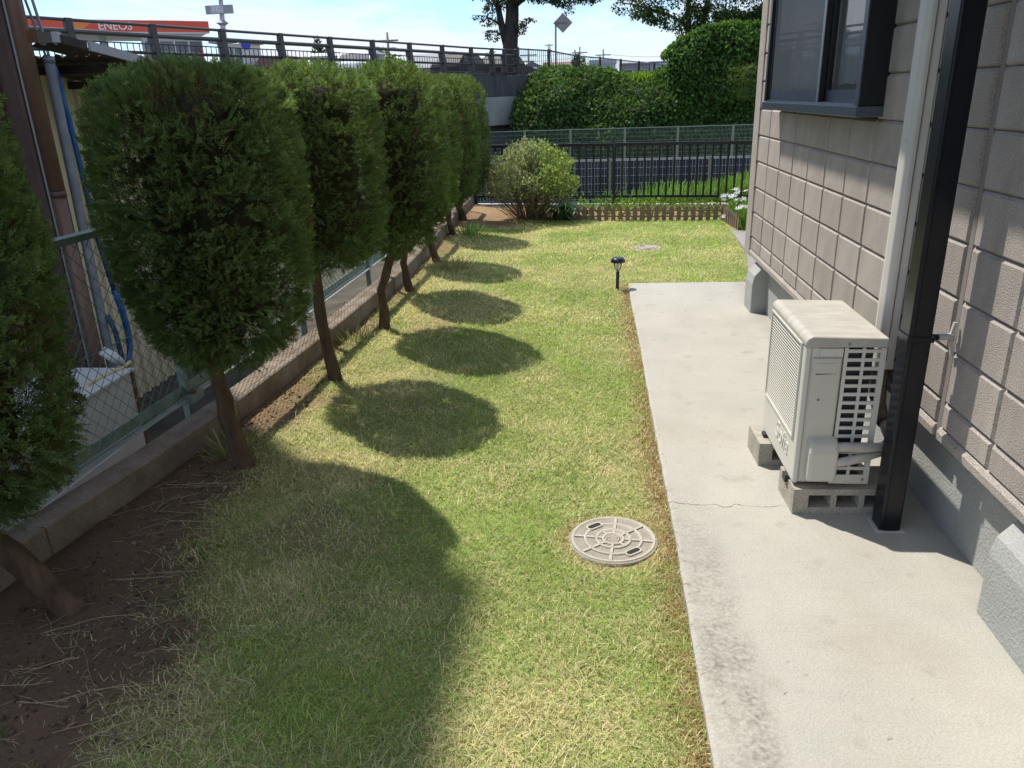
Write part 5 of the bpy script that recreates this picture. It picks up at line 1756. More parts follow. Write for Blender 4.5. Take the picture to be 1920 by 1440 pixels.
# pavement railing beyond the bridge
sr = empty('street_railing', (-2.6, 33.5, 2.2), 'thin brown vertical-bar railing continuing along the top of the overgrown bank', 'fence')
sp_ = [(-2.66, 33.5, 3.22), (-1.48, 35, 3.18), (-.29, 38, 3.05), (.75, 41, 3.06), (1.88, 44, 3.03), (3.01, 47, 3.0), (4.11, 50, 2.98), (5.22, 53, 2.95), (6.3, 56, 2.93), (7.4, 59, 2.9), (8.6, 62, 2.88)]
for i, p in enumerate(sp_):
    MB().box((p[0] - .05, p[1] - .05, 1.9), (p[0] + .05, p[1] + .05, p[2] + .06)).obj('post', M_['bridge_steel'], sr)
    if i:
        a, b = Vector(sp_[i - 1]), Vector(p)
        MB().bar(a, b, .05, .05).obj('top_rail', M_['bridge_steel'], sr)
        d = Vector((0, 0, -1.0))
        MB().bar(a + d, b + d, .05, .05).obj('lower_rail', M_['bridge_steel'], sr)
        mb = MB()
        n = int(abs(b.x - a.x) / .075) if i > 1 else 16
        for k in range(1, n):
            c = a.lerp(b, k / n)
            mb.bar(c + d, c, .022, .022, up=(0, 1, 0))
        mb.obj('bars', M_['bridge_steel'], sr, fix=False)

# ------------------------------------------------------------------ overgrown bank
def bank_h(x):
    return np.interp(x, [-3.2, -2.5, -2.0, -1.2, .5, 1.6, 2.4, 3.0, 4.0, 30], [1.3, 1.75, 2.15, 2.30, 2.22, 1.95, 1.80, 1.95, 2.1, 2.1])
nxs, nzs = 120, 34
u = np.linspace(0, 1, nxs); v = np.linspace(0, 1.25, nzs)
U, Vv = np.meshgrid(u, v)
X = -2.75 + U * 13.5
Hh = bank_h(X) + .95
def bank_pt(X, Vq):
    Hq = bank_h(X) + .95
    t = np.minimum(Vq, 1)
    z = -.95 + Hq * (1 - (1 - t) ** 1.35) + np.maximum(Vq - 1, 0) * .2
    y = 31.4 + 2.3 * t ** 1.6 + np.maximum(Vq - 1, 0) * 5
    bl = (vnoise(X * 1.0, Vq * 3.2, .95, 13) - .5) * 1.5 + (vnoise(X, Vq * 3, 2.6, 14) - .5) * .5
    y = y - bl * 1.15 * np.sin(np.pi * np.clip(t, .08, 1) * .8) + .25 * np.maximum(0, -2.0 - X) * 3
    z = z + bl * .34 * t
    return np.stack([X, y, z], -1)
B = bank_pt(X, Vv)
idx = np.arange(nxs * nzs).reshape(nzs, nxs)
Q = np.stack([idx[:-1, :-1], idx[:-1, 1:], idx[1:, 1:], idx[1:, :-1]], -1).reshape(-1, 4)
tag(link('overgrown_bank', np_mesh('overgrown_bank', B.reshape(-1, 3), Q, mats=mat('bank_soil', (.03, .038, .018), .95, var=.3, vscale=2), smooth=True)), kind='structure')
rng = np.random.default_rng(44)
n = 26000
xx = -2.75 + rng.uniform(0, 1, n) * 10.5; tv = rng.uniform(0, 1.22, n)
P = bank_pt(xx, tv)
e_ = .02
Nx = bank_pt(xx + e_, tv) - P; Nv = bank_pt(xx, tv + e_) - P
N = np.cross(Nx, Nv); N /= np.linalg.norm(N, axis=1, keepdims=True) + 1e-9
P = P + N * rng.uniform(.0, .26, (n, 1))
D = rng.normal(0, .55, (n, 3)) + np.array([0, 0, -.55]) + N * .55
sc = rng.uniform(.07, .19, n)
col = np.array([.085, .150, .050]) * rng.uniform(.5, 1.5, (n, 1)) * (.6 + .9 * vnoise(xx, tv * 3, 1.3, 15))[:, None]
lightg = rng.uniform(0, 1, n) < .10
col[lightg] = np.array([.11, .17, .035]) * rng.uniform(.7, 1.3, (lightg.sum(), 1))
LB = LEAF_V * np.array([1.25, 1, 1])
V, F, C = scatter(LB, LEAF_Q, P, None if False else frames(D / np.linalg.norm(D, axis=1, keepdims=True), rng), sc, col)
tag(link('creeper_foliage', np_mesh('creeper_foliage', V, F, col=C, mats=M_['leaf'])), 'dense dark green broad-leaved creeper covering the bank below the street railing', 'creeper', kind='stuff')
# bright grass on top of the bank
n = 5200
x = rng.uniform(.6, 5.6, n); y = 33.6 + rng.uniform(0, 1.6, n)
P = np.column_stack([x, y, np.full(n, 1.55)])
D = np.column_stack([rng.normal(0, .3, n), rng.normal(-.1, .3, n), np.ones(n)])
o = leaves('bank_grass', P, D, rng.uniform(.35, .95, n) * np.interp(x, [.6, 1.4, 4, 5.6], [.6, .9, .95, .95]), np.array([.20, .30, .05]) * rng.uniform(.6, 1.3, (n, 1)), M_['blade'], BLADE_V * np.array([2.2, 1, 1]), BLADE_Q, rng)
tag(o, 'sunlit yellow-green weeds along the top of the bank', 'weeds', kind='stuff')

# wall-like mass of creeper at the right
iv = empty('creeper_mound', (5.4, 32.3, -.9), 'tall flat-topped mound of bright-topped creeper left of the house corner', 'creeper')
def mound(x, t):
    """front (t 0..1) then top (1..1.6)"""
    top = np.interp(x, [3.15, 3.6, 4.2, 5.2, 6.8, 9], [2.55, 3.05, 3.38, 3.55, 3.45, 3.4])
    f = np.minimum(t, 1)
    z = -.95 + (top + .95) * f
    bl = (vnoise(x, f * 3.5, 1.0, 23) - .5) * .7 + (vnoise(x, f * 3.5, 2.7, 24) - .5) * .3
    y = 31.75 + .35 * f ** 3 + np.maximum(t - 1, 0) * 2.5 - bl + .9 * np.maximum(0, 3.75 - x) ** 1.3
    z = z + np.where(t > 1, .06, 0) + bl * .25 * f
    return np.stack([x, y, z], -1)
U, Vv = np.meshgrid(np.linspace(3.2, 9, 70), np.linspace(0, 1.6, 40))
B = mound(U, Vv)
idx = np.arange(70 * 40).reshape(40, 70)
Q = np.stack([idx[:-1, :-1], idx[:-1, 1:], idx[1:, 1:], idx[1:, :-1]], -1).reshape(-1, 4)
link('body', np_mesh('body', B.reshape(-1, 3), Q, mats=mat('creeper_core', (.025, .035, .015), .95), smooth=True), iv)
n = 17000
x = 3.15 + rng.uniform(0, 1, n) * 5.6; t = rng.uniform(0.02, 1.5, n)
P = mound(x, t)
N = np.cross(mound(x + .02, t) - P, mound(x, t + .02) - P); N /= np.linalg.norm(N, axis=1, keepdims=True) + 1e-9
P = P + N * rng.uniform(.0, .2, (n, 1))
D = rng.normal(0, .45, (n, 3)) + np.array([0, -.2, -.6]) + N * .5
sc = rng.uniform(.09, .18, n)
col = np.array([.095, .175, .042]) * rng.uniform(.6, 1.45, (n, 1))
V, F, C = scatter(LB, LEAF_Q, P, frames(D / np.linalg.norm(D, axis=1, keepdims=True), rng), sc, col)
o = link('leaves', np_mesh('leaves', V, F, col=C, mats=M_['leaf']), iv); o['kind'] = 'stuff'
n = 900
P = np.column_stack([rng.normal(5.9, .35, n), rng.uniform(31.0, 31.4, n), rng.uniform(1.0, 2.2, n)])
D = rng.normal(0, .5, (n, 3)) + np.array([0, -.3, .35])
o = leaves('hanging_vine', P, D, rng.uniform(.12, .35, n), np.array([.15, .21, .06]) * rng.uniform(.6, 1.3, (n, 1)), M_['blade'], BLADE_V, BLADE_Q, rng, parent=iv)

# ------------------------------------------------------------------ big street trees
def blob_leaves(blobs, per_vol, size, colr, seed, flat=.6):
    rng = np.random.default_rng(seed)
    Ps = []
    for (cx, cy, cz, rx, ry, rz) in blobs:
        n = int(per_vol * rx * ry * rz * (.22 if rx * ry * rz > 2.5 else 1.0))
        d = rng.normal(0, 1, (n, 3)); d /= np.linalg.norm(d, axis=1, keepdims=True)
        q = rng.uniform(.25, 1, (n, 1)) ** .5
        p = d * q * np.array([rx, ry, rz])
        cl = vnoise(p[:, 0] * 1.0 + cx, p[:, 1] + p[:, 2] * 1.7, 1.6, seed % 9)
        k = cl > .42
        Ps.append(p[k] + np.array([cx, cy, cz]))
    P = np.vstack(Ps); n = len(P)
    D = rng.normal(0, .6, (n, 3)) + np.array([0, 0, -.45])
    D /= np.linalg.norm(D, axis=1, keepdims=True)
    col = np.array(colr) * rng.uniform(.5, 1.5, (n, 1)) + np.array([.03, .01, 0]) * (rng.uniform(0, 1, (n, 1)) > .9)
    V, F, C = scatter(LEAF_V, LEAF_Q, P, frames(D, rng), rng.uniform(size * .65, size * 1.35, n), col)
    return np_mesh('crown', V, F, col=C, mats=M_['tree_leaf'])


def limb(mb, pts, r0, r1, n=10):
    k = len(pts)
    mb.tube(pts, [r0 + (r1 - r0) * i / (k - 1) for i in range(k)], n)


z1_ = empty('zelkova_tree', (-3.6, 40, 2.2), 'big street tree with a forked grey trunk left of the diamond sign', 'tree')
mb = MB()
limb(mb, [(-3.62, 40, 2.0), (-3.58, 40, 2.9), (-3.52, 40, 3.8), (-3.40, 40, 5.0), (-3.35, 40.2, 6.6), (-3.1, 40.4, 8.5)], .44, .22, 14)
limb(mb, [(-3.68, 40, 3.7), (-3.86, 39.9, 4.35), (-4.0, 39.9, 5.1), (-4.3, 39.8, 6.6)], .20, .11)
limb(mb, [(-3.3, 40, 5.4), (-2.3, 39.6, 6.0), (-.9, 39.3, 6.1), (.4, 39, 6.0)], .14, .04)
limb(mb, [(-3.9, 40, 4.2), (-4.3, 39.7, 4.35), (-4.8, 39.5, 4.3)], .04, .01, 6)
limb(mb, [(-3.95, 40, 4.6), (-4.6, 39.7, 5.0), (-5.2, 39.5, 5.05)], .04, .01, 6)
limb(mb, [(-3.3, 40, 4.2), (-2.9, 39.7, 4.5), (-2.5, 39.5, 4.65)], .035, .01, 6)
limb(mb, [(-2.0, 39.6, 6.0), (-1.2, 39.3, 5.5), (-.6, 39.1, 5.0)], .05, .01, 6)
mb.obj('trunk', M_['bark_grey'], z1_)
bl = [(-4.3, 39.6, 4.18, .42, .7, .28), (-4.45, 39.6, 4.75, .50, .7, .22), (-4.25, 39.7, 5.3, .5, .8, .30), (-5.0, 39.5, 4.95, .35, .5, .10),
      (-2.95, 39.6, 4.45, .32, .6, .34), (-2.55, 39.5, 4.75, .3, .5, .12), (-3.7, 39.4, 5.75, 1.0, 1.6, .42), (-2.0, 39.5, 5.85, 1.0, 1.6, .40), (-.9, 39.3, 5.62, .9, 1.4, .42),
      (.2, 39.2, 5.65, .8, 1.4, .38), (-.75, 39.1, 5.05, .36, .5, .22), (-1.9, 40, 7.5, 3.2, 3.2, 1.6), (-4.6, 40, 7.3, 2.6, 3.0, 1.6), (.6, 39.8, 7.0, 2.0, 2.6, 1.1), (-3.2, 40.3, 9.6, 3.0, 3.0, 1.8)]
link('crown', blob_leaves(bl, 2600, .115, (.045, .075, .028), 5), z1_)
z2_ = empty('zelkova_tree', (5.3, 42, 2.2), 'big street tree with dark hanging foliage above the creeper mound beside the house', 'tree')
mb = MB()
limb(mb, [(5.06, 42, 2.0), (5.10, 42, 3.6), (5.0, 42.1, 5.4), (5.2, 42.2, 8)], .17, .10)
limb(mb, [(5.55, 42, 2.0), (5.62, 42, 3.6), (5.9, 42.1, 5.4), (6.5, 42.2, 8)], .17, .10)
limb(mb, [(5.0, 42, 4.4), (4.0, 41.6, 4.9), (2.6, 41.3, 5.3), (1.6, 41.2, 5.5)], .09, .02, 8)
limb(mb, [(5.7, 42, 4.2), (6.8, 41.6, 4.6), (8.0, 41.3, 4.8)], .09, .03, 8)
mb.obj('trunk', M_['bark_grey'], z2_)
bl = [(1.75, 41.3, 5.25, .55, .9, .34), (2.6, 41.4, 5.1, .7, 1.1, .42), (3.4, 41.5, 4.9, .7, 1.1, .45), (4.15, 41.5, 4.55, .6, 1.0, .45), (4.75, 41.6, 4.1, .42, .8, .38),
      (5.3, 41.6, 4.7, .8, 1.0, .7), (6.1, 41.5, 4.5, .9, 1.1, .9), (7.0, 41.5, 4.3, .9, 1.2, .9), (7.9, 41.5, 4.2, .9, 1.2, .9), (5.9, 41.3, 3.85, .6, .8, .40), (8.8, 41.5, 4.4, 1.0, 1.2, 1.0),
      (2.2, 41.6, 6.0, 1.2, 1.8, .5), (4.0, 41.8, 6.0, 1.6, 2.0, .9), (6.2, 41.8, 6.2, 2.0, 2.2, 1.2), (8.4, 41.8, 6.2, 2.0, 2.2, 1.2), (5.5, 42.2, 8.2, 3.6, 3.2, 1.7)]
link('crown', blob_leaves(bl, 2600, .125, (.052, .092, .032), 6), z2_)

# ------------------------------------------------------------------ diamond sign seen from behind
sg = empty('diamond_sign', (-1.3, 38, 2.2), 'grey back of a diamond-shaped road sign on a thin pole between the street trees', 'road sign')
MB().tube([(-1.31, 38, 2.1), (-1.29, 38, 4.45)], .04, 10).obj('pole', M_['pole_grey'], sg)
MB().prism([(-.97, 4.03), (-.54, 4.44), (-.97, 4.84), (-1.40, 4.44)], 'y', 37.93, 37.95).obj('board', M_['sign_back'], sg)
MB().box((-1.30, 37.90, 4.42), (-.78, 37.928, 4.47)).box((-1.30, 37.86, 4.36), (-1.25, 37.90, 4.5)).obj('bracket', M_['pole_grey'], sg)

# ------------------------------------------------------------------ petrol station
gs = empty('petrol_station', (-36, 63, 2.2), 'petrol station with an orange-red canopy fascia lettered ENEOS beyond the bridge', 'petrol station')
ca, cb = Vector((-45.0, 57.5, 0)), Vector((-30.9, 67.4, 0))
cd = (cb - ca).normalized(); cn = Vector((-cd.y, cd.x, 0))
def cpt(s, off, z): p = ca + cd * s + cn * off; return Vector((p.x, p.y, z))
CL = (cb - ca).length
MB().bar(cpt(0, 4, 7.0), cpt(CL - .25, 4, 7.0), 8.0, .12).obj('canopy_roof', M_['white_paint'], gs)
MB().bar(cpt(0, 0, 7.50), cpt(CL, 0, 7.50), .16, .84).obj('fascia', M_['canopy_red'], gs)
MB().bar(cpt(CL, -.08, 7.50), cpt(CL + .02, 7.9, 7.50), .16, .84).obj('fascia', M_['canopy_red'], gs)
MB().bar(cpt(0, -.03, 7.03), cpt(CL, -.03, 7.03), .10, .10).obj('soffit_edge', M_['white_paint'], gs)
sR = ((Vector((-36.5, 63.3, 0)) - ca).dot(cd))
for (s0, s1, m, nm) in ((sR - 5.9, sR - 5.2, 'canopy_plum', 'plum_band'), (sR - 3.6, sR - 1.7, 'canopy_orange', 'orange_band')):
    MB().prism([(0, 0), (.9, 0), (1.7, .82), (.7, .82)], 'y', 0, .01)
    p0 = [cpt(s0, -.087, 7.1), cpt(s0 + (s1 - s0) * .6, -.087, 7.1), cpt(s1 + .35, -.087, 7.9), cpt(s0 + .4, -.087, 7.9)]
    MB().add([tuple(p) for p in p0], [(0, 1, 2, 3)]).obj(nm, M_[m], gs, fix=False)
tm = text_mesh("ENEOS", .80, .02, M_['white_sign'], .0, .012)
ang = math.atan2(cd.y, cd.x)
lt = link('lettering', tm, gs, tuple(cpt(sR, -.10, 7.46)), (math.pi / 2, 0, ang))
tm = text_mesh("Dr.Drive", .55, .02, M_['teal_sign'])
link('lettering', tm, gs, tuple(cpt(sR + 3.6, -.10, 7.50)), (math.pi / 2, 0, ang))
MB().bar(cpt(CL - 5.2, .3, 4.6), cpt(CL - .6, .3, 4.6), .4, 4.8).obj('office_wall', M_['house_wall'], gs)
for k in range(4):
    MB().bar(cpt(CL - 5.0 + k * 1.12, .06, 4.9), cpt(CL - 4.05 + k * 1.12, .06, 4.9), .06, 3.0).obj('window', M_['far_glass'], gs)
    MB().bar(cpt(CL - 5.06 + k * 1.12, .05, 4.7), cpt(CL - 4.98 + k * 1.12, .05, 4.7), .12, 4.4).obj('mullion', M_['white_paint'], gs)
MB().bar(cpt(CL - 4.2, 3, 8.0), cpt(CL - 1.4, 3, 8.0), 1.2, .3).obj('roof_unit', M_['lightgrey_sign'], gs)
for s in (3.2, 9.5):
    MB().bar(cpt(s, 3.5, 2.1), cpt(s, 3.5, 6.95), .4, .4, up=(1, 0, 0)).obj('canopy_column', M_['white_paint'], gs)
MB().bar(cpt(CL - .15, -.3, 2.2), cpt(CL - .9, -.3, 6.0), .12, .12).obj('red_stair', M_['canopy_red'], gs)
MB().bar(cpt(CL - .9, -.32, 2.2), cpt(CL - .15, -.32, 4.2), .12, .12).obj('red_stair', M_['canopy_red'], gs)
ps = empty('sign_tower', (-26.35, 60, 2.2), 'tall grey sign mast with a red board on top and a grey board below it', 'sign')
MB().tube([(-26.5, 60, 2.0), (-26.35, 60, 7.0), (-26.15, 60, 9.6)], [.22, .19, .13], 10).obj('mast', M_['lightgrey_sign'], ps)
MB().box((-27.3, 59.6, 7.64), (-25.3, 59.8, 8.2)).obj('grey_board', M_['grey_sign'], ps)
MB().box((-26.9, 59.58, 7.68), (-25.95, 59.6, 8.16)).obj('grey_board_panel', M_['lightgrey_sign'], ps)
link('lettering', text_mesh("FC", .42, .01, M_['white_sign']), ps, (-26.45, 59.57, 7.92), (math.pi / 2, 0, 0))
MB().box((-27.3, 59.5, 8.74), (-25.45, 59.9, 9.9)).obj('red_board', M_['canopy_red'], ps)
MB().lathe([(.12, -.22), (.45, 0), (.12, .25)], (-26.35, 60, 7.05), 8, smooth=False).obj('collar', M_['grey_sign'], ps)

tk = empty('tank_building', (-24, 55, 2.2), 'white and grey striped service building right of the petrol station', 'building')
MB().box((-24.75, 55, 2.1), (-22.95, 58, 5.35)).obj('wall', M_['white_paint'], tk)
for k in range(3):
    MB().box((-24.65 + k * .6, 54.95, 2.3), (-24.3 + k * .6, 54.999, 5.0)).obj('window', M_['far_glass'], tk)
MB().box((-25.2, 54.7, 5.36), (-22.7, 58, 5.5)).obj('roof', M_['grey_sign'], tk)
lh = empty('low_house', (-21.8, 56, 2.2), 'low brown house with a dark roof right of the striped service building', 'house')
MB().box((-22.7, 56, 2.1), (-19.6, 60, 3.75)).obj('wall', M_['house_tan'], lh)
MB().prism([(-22.9, 3.751), (-19.4, 3.751), (-20.2, 4.5), (-22.1, 4.5)], 'y', 55.7, 60.3).obj('roof', M_['roof_brown'], lh)
bs = empty('round_road_sign', (-20.65, 50, 2.2), 'small blue road sign on an arm behind the guardrail', 'road sign')
MB().tube([(-21.75, 50, 2.0), (-21.75, 50, 4.9), (-20.75, 50, 5.0)], .05, 8).obj('pole', M_['lightgrey_sign'], bs)
MB().tube([(-20.65, 49.9, 4.87), (-20.65, 49.93, 4.87)], .30, 16).obj('board', M_['blue_sign'], bs)


# ------------------------------------------------------------------ cars
def car(loc, rz, paint, label, van=False, group='cars on the road behind the guardrail', L=4.4, roof=1.55):
    t = empty('car', loc, label, 'car', group, rz)
    Mx = Matrix.Translation(Vector(loc)) @ Matrix.Rotation(rz, 4, 'Z')
    w = .84
    def put(mb, nm, m, par=t, bev=0):
        mb.v = [tuple(Mx @ Vector(v)) for v in mb.v]
        return mb.obj(nm, m, par, bevel=bev)
    h = L / 2
    bd = [(-h, .28), (h, .28), (h, .62), (h - .12, .84), (h - 1.05, .95), (-h + .08, .98), (-h, .8)]
    put(MB().prism(bd, 'y', -w, w), 'body', paint, bev=.05)
    if van:
        cb_ = [(-h + .1, .96), (h - .85, .94), (h - 1.55, roof - .06), (h - 1.8, roof), (-h + .35, roof), (-h + .15, roof - .1)]
    else:
        cb_ = [(-h + .35, .96), (h - 1.0, .94), (h - 1.75, roof - .05), (h - 2.0, roof), (-h + 1.1, roof), (-h + .85, roof - .06)]
    put(MB().prism(cb_, 'y', -w + .07, w - .07), 'cabin', paint, bev=.05)
    x_b, x_f = cb_[0][0] + .35, cb_[1][0] - .55
    for s in (-1, 1):
        y_ = s * (w - .062)
        for xa, xb in ((x_b, (x_b + x_f) / 2 - .04), ((x_b + x_f) / 2 + .04, x_f)):
            put(MB().prism([(xa, 1.0), (xb + (.25 if xb == x_f else 0), 1.0), (xb - (.22 if xb == x_f else 0), roof - .13), (xa + (.12 if xa == x_b else 0), roof - .13)], 'y', min(y_, y_ + s * .012), max(y_, y_ + s * .012)), 'side_window', M_['car_glass'])
    f0, f1 = Vector((cb_[1][0] - .03, 0, 1.0)), Vector((cb_[2][0] + .02, 0, roof - .10))
    put(MB().add([(f0.x + .02, -w + .16, f0.z), (f0.x + .02, w - .16, f0.z), (f1.x + .04, w - .22, f1.z), (f1.x + .04, -w + .22, f1.z)], [(0, 1, 2, 3)]), 'windscreen', M_['car_glass'])
    for sx in (-h + .85, h - .85):
        for s in (-1, 1):
            wv = put(MB().tube([(sx, s * (w - .2), .31), (sx, s * (w + .01), .31)], .31, 18), 'wheel', M_['tyre'])
            put(MB().tube([(sx, s * (w + .011), .31), (sx, s * (w + .02), .31)], .19, 12), 'rim', M_['rim'], wv)
    for s in (-.6, .6):
        put(MB().box((h - .06, s - .16, .66), (h + .01, s + .16, .80)), 'headlight', M_['lamp_glass'])
    return t
RA = math.pi / 2 - BA
car((-12.05, 37.9, 2.2), -1.22, M_['car_white'], 'white estate car with a sun glint, left one of two behind the guardrail', True, L=4.3, roof=1.36)
car((-10.3, 37.8, 2.2), -1.52, M_['car_white'], 'white van-like car with dark side windows, right one of two behind the guardrail', True, L=4.6, roof=1.38)
car((-6.6, 45.5, 2.2), RA, M_['car_dark'], 'dark car behind the guardrail below the grey-tiled house', L=4.2, roof=1.45)
car((-4.6, 49, 2.2), RA, M_['car_dark'], 'dark car behind the last guardrail posts next to the tree trunk', L=4.2, roof=1.45)
car((-4.35, 66, 2.2), RA - .5, M_['car_white'], 'white car right of the forked tree trunk behind the thin railing', L=4.0, roof=1.3)


# ------------------------------------------------------------------ far houses
def far_house(loc, w, d, h, roof_h, wall, roof, label, rz=0.0, gable='x', wins=2):
    t = empty('house', loc, label, 'house', 'houses beyond the bridge', rz)
    Mx = Matrix.Translation(Vector(loc)) @ Matrix.Rotation(rz, 4, 'Z')
    def put(mb, nm, m, par=t):
        mb.v = [tuple(Mx @ Vector(v)) for v in mb.v]
        return mb.obj(nm, m, par)
    put(MB().box((-w / 2, -d / 2, 0), (w / 2, d / 2, h)), 'wall', wall)
    if gable == 'x':
        put(MB().prism([(-d / 2 - .4, h + .003), (d / 2 + .4, h + .003), (0, h + roof_h)], 'x', -w / 2 - .4, w / 2 + .4), 'roof', roof)
    elif gable == 'y':
        put(MB().prism([(-w / 2 - .4, h + .003), (w / 2 + .4, h + .003), (0, h + roof_h)], 'y', -d / 2 - .4, d / 2 + .4), 'roof', roof)
    else:
        put(MB().box((-w / 2 - .1, -d / 2 - .1, h + .003), (w / 2 + .1, d / 2 + .1, h + roof_h)), 'roof', roof)
    for k in range(wins):
        xk = -w / 2 + w * (k + .5) / wins
        wv = put(MB().box((xk - .5, -d / 2 - .05, h * .35), (xk + .5, -d / 2 - .002, h * .75)), 'window_frame', M_['white_paint'])
        put(MB().box((xk - .43, -d / 2 - .06, h * .38), (xk + .43, -d / 2 - .051, h * .72)), 'pane', M_['far_glass'], wv)
    return t
far_house((-14.9, 82, 2.2), 4.4, 5, 2.0, 1.35, M_['house_wall'], M_['roof_tile'], 'cream house with a long grey tiled roof seen through the guardrail', .05, 'x')
far_house((-12.0, 79, 2.2), 2.0, 4, 1.9, 1.35, M_['house_grey'], M_['roof_slate'], 'narrow dark-gabled house at the right end of the long tiled roof', 0, 'y', 1)
far_house((-9.0, 84, 2.2), 3.4, 4, 2.0, .9, M_['house_tan'], M_['roof_brown'], 'small reddish house behind the last guardrail posts', 0, 'x')
far_house((-5.6, 92, 2.2), 2.6, 5, 1.8, .8, M_['house_grey'], M_['roof_slate'], 'blue-grey hipped house just right of the forked tree trunk', 0, 'y', 1)
far_house((-2.3, 92, 2.2), 3.8, 5, 1.7, .85, M_['house_wall'], M_['roof_brown'], 'low house with a brown roof behind the diamond sign pole', 0, 'x', 2)
far_house((2.0, 96, 2.2), 2.8, 6, 2.2, .45, M_['house_pale'], M_['lightgrey_sign'], 'pale blue flat building beyond the thin railing', 0, 'flat', 2)
far_house((5.4, 92, 2.2), 2.9, 5, 1.95, .15, M_['house_grey'], M_['grey_sign'], 'dark grey flat-roofed building above the sunlit weeds', 0, 'flat', 2)
far_house((8.2, 93, 2.2), 2.4, 5, 2.05, .15, M_['house_pale'], M_['roof_slate'], 'blue and grey building beside the creeper mound', 0, 'flat', 1)
far_house((-18.6, 66, 2.2), 3.0, 4, 1.6, .8, M_['house_tan'], M_['roof_brown'], 'small brown-roofed house behind the guardrail left of the conifer', 0, 'x', 1)

# poles and wires, pylon, street light
def upole(x, y, top, label, arms=2):
    t = empty('utility_pole', (x, y, 2.2), label, 'utility pole', 'utility poles beyond the bridge')
    MB().tube([(x, y, 2.0), (x, y, top)], [.16, .09], 8).obj('shaft', M_['wood'], t)
    for k in range(arms):
        MB().box((x - .9 + .25 * k, y - .06, top - .7 - .6 * k), (x + .9 - .25 * k, y + .06, top - .58 - .6 * k)).obj('crossarm', M_['wood'], t)
    return t
upole(-16.55, 70, 6.75, 'utility pole rising behind the left part of the guardrail')
upole(-.58, 100, 6.6, 'utility pole behind the round tree right of the diamond sign')
upole(2.19, 100, 6.25, 'thin utility pole in the middle of the thin railing', 1)
upole(-5.9, 88, 6.0, 'small utility pole just left of the forked tree trunk')
upole(-21.2, 85, 6.6, 'far utility pole above the guardrail near the conifer')
t = empty('power_lines', (2.2, 100, 6), 'thin overhead power lines sagging between the far utility poles', 'power line')
for z in (0, -.55):
    pts = []
    for a, b in (((-21, 85.5, 5.9), (-.58, 99.9, 5.95)), ((-.58, 99.9, 5.95), (2.19, 99.9, 5.7)), ((2.19, 99.9, 5.7), (16, 108, 6.0))):
        for k in range(8):
            f = k / 8
            p = Vector(a).lerp(Vector(b), f) + Vector((0, 0, z - .5 * math.sin(math.pi * f)))
            pts.append(p)
    MB().tube(pts, .022, 4, cap=False).obj('wire', M_['pole_grey'], t)
py = empty('pylon', (-6.3, 150, 2.2), 'distant steel lattice pylon above the thin railing', 'pylon')
mb = MB()
for sx in (-1, 1):
    for sy in (-1, 1):
        mb.bar((-6.3 + sx * .9, 150 + sy * .9, 2), (-6.3 + sx * .12, 150 + sy * .12, 9.8), .09, .09)
for k in range(7):
    z = 2.6 + k; s = .9 - .78 * (z - 2) / 7.8
    mb.bar((-6.3 - s, 150 - s, z), (-6.3 + s * .9, 150 - s, z + 1), .06, .06).bar((-6.3 + s, 150 - s, z), (-6.3 - s * .9, 150 - s, z + 1), .06, .06)
mb.obj('lattice', M_['lightgrey_sign'], py, fix=False)
MB().box((-7.0, 149.9, 9.5), (-5.6, 150.1, 9.68)).box((-6.8, 149.9, 8.7), (-5.8, 150.1, 8.85)).obj('crossarm', M_['lightgrey_sign'], py)
sl = empty('street_light', (9.25, 100, 2.2), 'thin street light pole left of the creeper mound', 'street light')
MB().tube([(9.25, 100, 2.0), (9.25, 100, 5.9), (9.75, 100, 6.05)], .06, 6).obj('pole', M_['pole_grey'], sl)
MB().box((9.6, 99.9, 6.0), (10.2, 100.1, 6.1)).obj('lamp_head', M_['pole_grey'], sl)

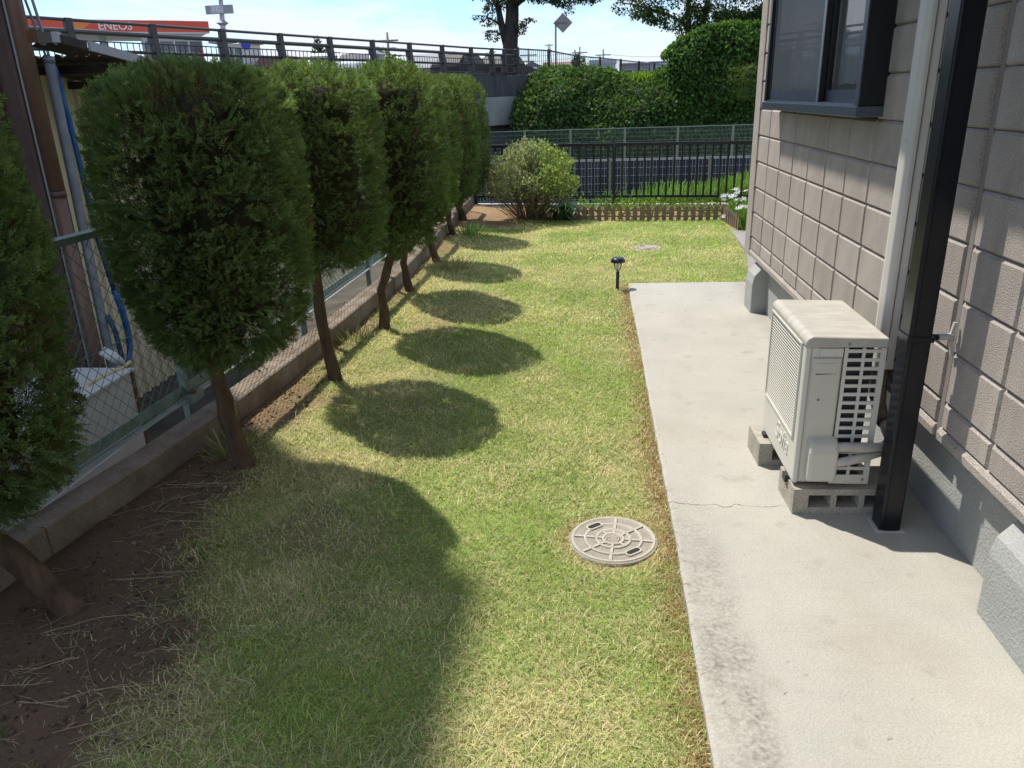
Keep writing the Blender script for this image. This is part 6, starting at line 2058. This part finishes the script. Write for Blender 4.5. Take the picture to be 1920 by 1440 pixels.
# far trees
def far_tree(loc, blobs, colr, label, seed, trunk=True, size=.22, dens=900, name='round_tree'):
    t = empty(name, loc, label, 'tree', 'trees beyond the bridge')
    me = blob_leaves(blobs, dens, size, colr, seed)
    link('crown', me, t)
    if trunk:
        MB().tube([loc, (loc[0], loc[1], blobs[0][2])], [.14, .08], 7).obj('trunk', M_['bark_grey'], t)
    return t
far_tree((-.56, 80, 2.2), [(-.56, 80, 4.1, .75, .8, .9), (-.3, 80, 3.5, .9, .8, .7), (-.8, 80, 4.8, .4, .5, .4)], (.055, .09, .035), 'round dark tree behind the thin railing right of the diamond sign', 71)
far_tree((-12.3, 50, 2.2), [(-12.4, 50, 3.7, .95, .9, .75), (-11.7, 50, 3.5, .7, .8, .6), (-13.0, 50, 3.9, .55, .6, .4)], (.12, .16, .05), 'yellow-green bushy tree behind the guardrail', 72)
far_tree((-9.6, 60, 2.2), [(-9.6, 60, 3.1, 1.4, .9, .6), (-7.9, 60, 3.0, .9, .8, .6)], (.07, .12, .035), 'low green bushes behind the right half of the guardrail', 73)
far_tree((-6.2, 55, 2.2), [(-6.2, 55, 3.6, .5, .6, .7)], (.06, .12, .035), 'small round green tree left of the forked trunk', 74)
far_tree((-2.2, 60, 2.2), [(-2.8, 60, 3.0, .9, .8, .6), (-1.7, 60, 2.9, .8, .8, .55)], (.08, .14, .035), 'green bush right of the forked trunk behind the thin railing', 75)
far_tree((-17.5, 60, 2.2), [(-17.5, 60, 3.1, 1.3, 1, .55), (-15.6, 60, 2.9, 1.0, 1, .5)], (.06, .10, .035), 'low hedge between the conifer and the small brown house', 76)
ct = empty('conifer', (-24.3, 75, 2.2), 'tiered dark conifer with a pale tip standing behind the guardrail', 'tree', 'trees beyond the bridge')
bl = []
for k in range(6):
    z = 4.2 + k * .5
    bl.append((-24.25, 75, z, 1.25 - .2 * k + .05, 1.0 - .15 * k, .26))
link('crown', blob_leaves(bl, 3200, .22, (.05, .085, .045), 77), ct)
MB().tube([(-24.3, 75, 2.0), (-24.25, 75, 7.0)], [.15, .04], 7).obj('trunk', M_['bark_grey'], ct)
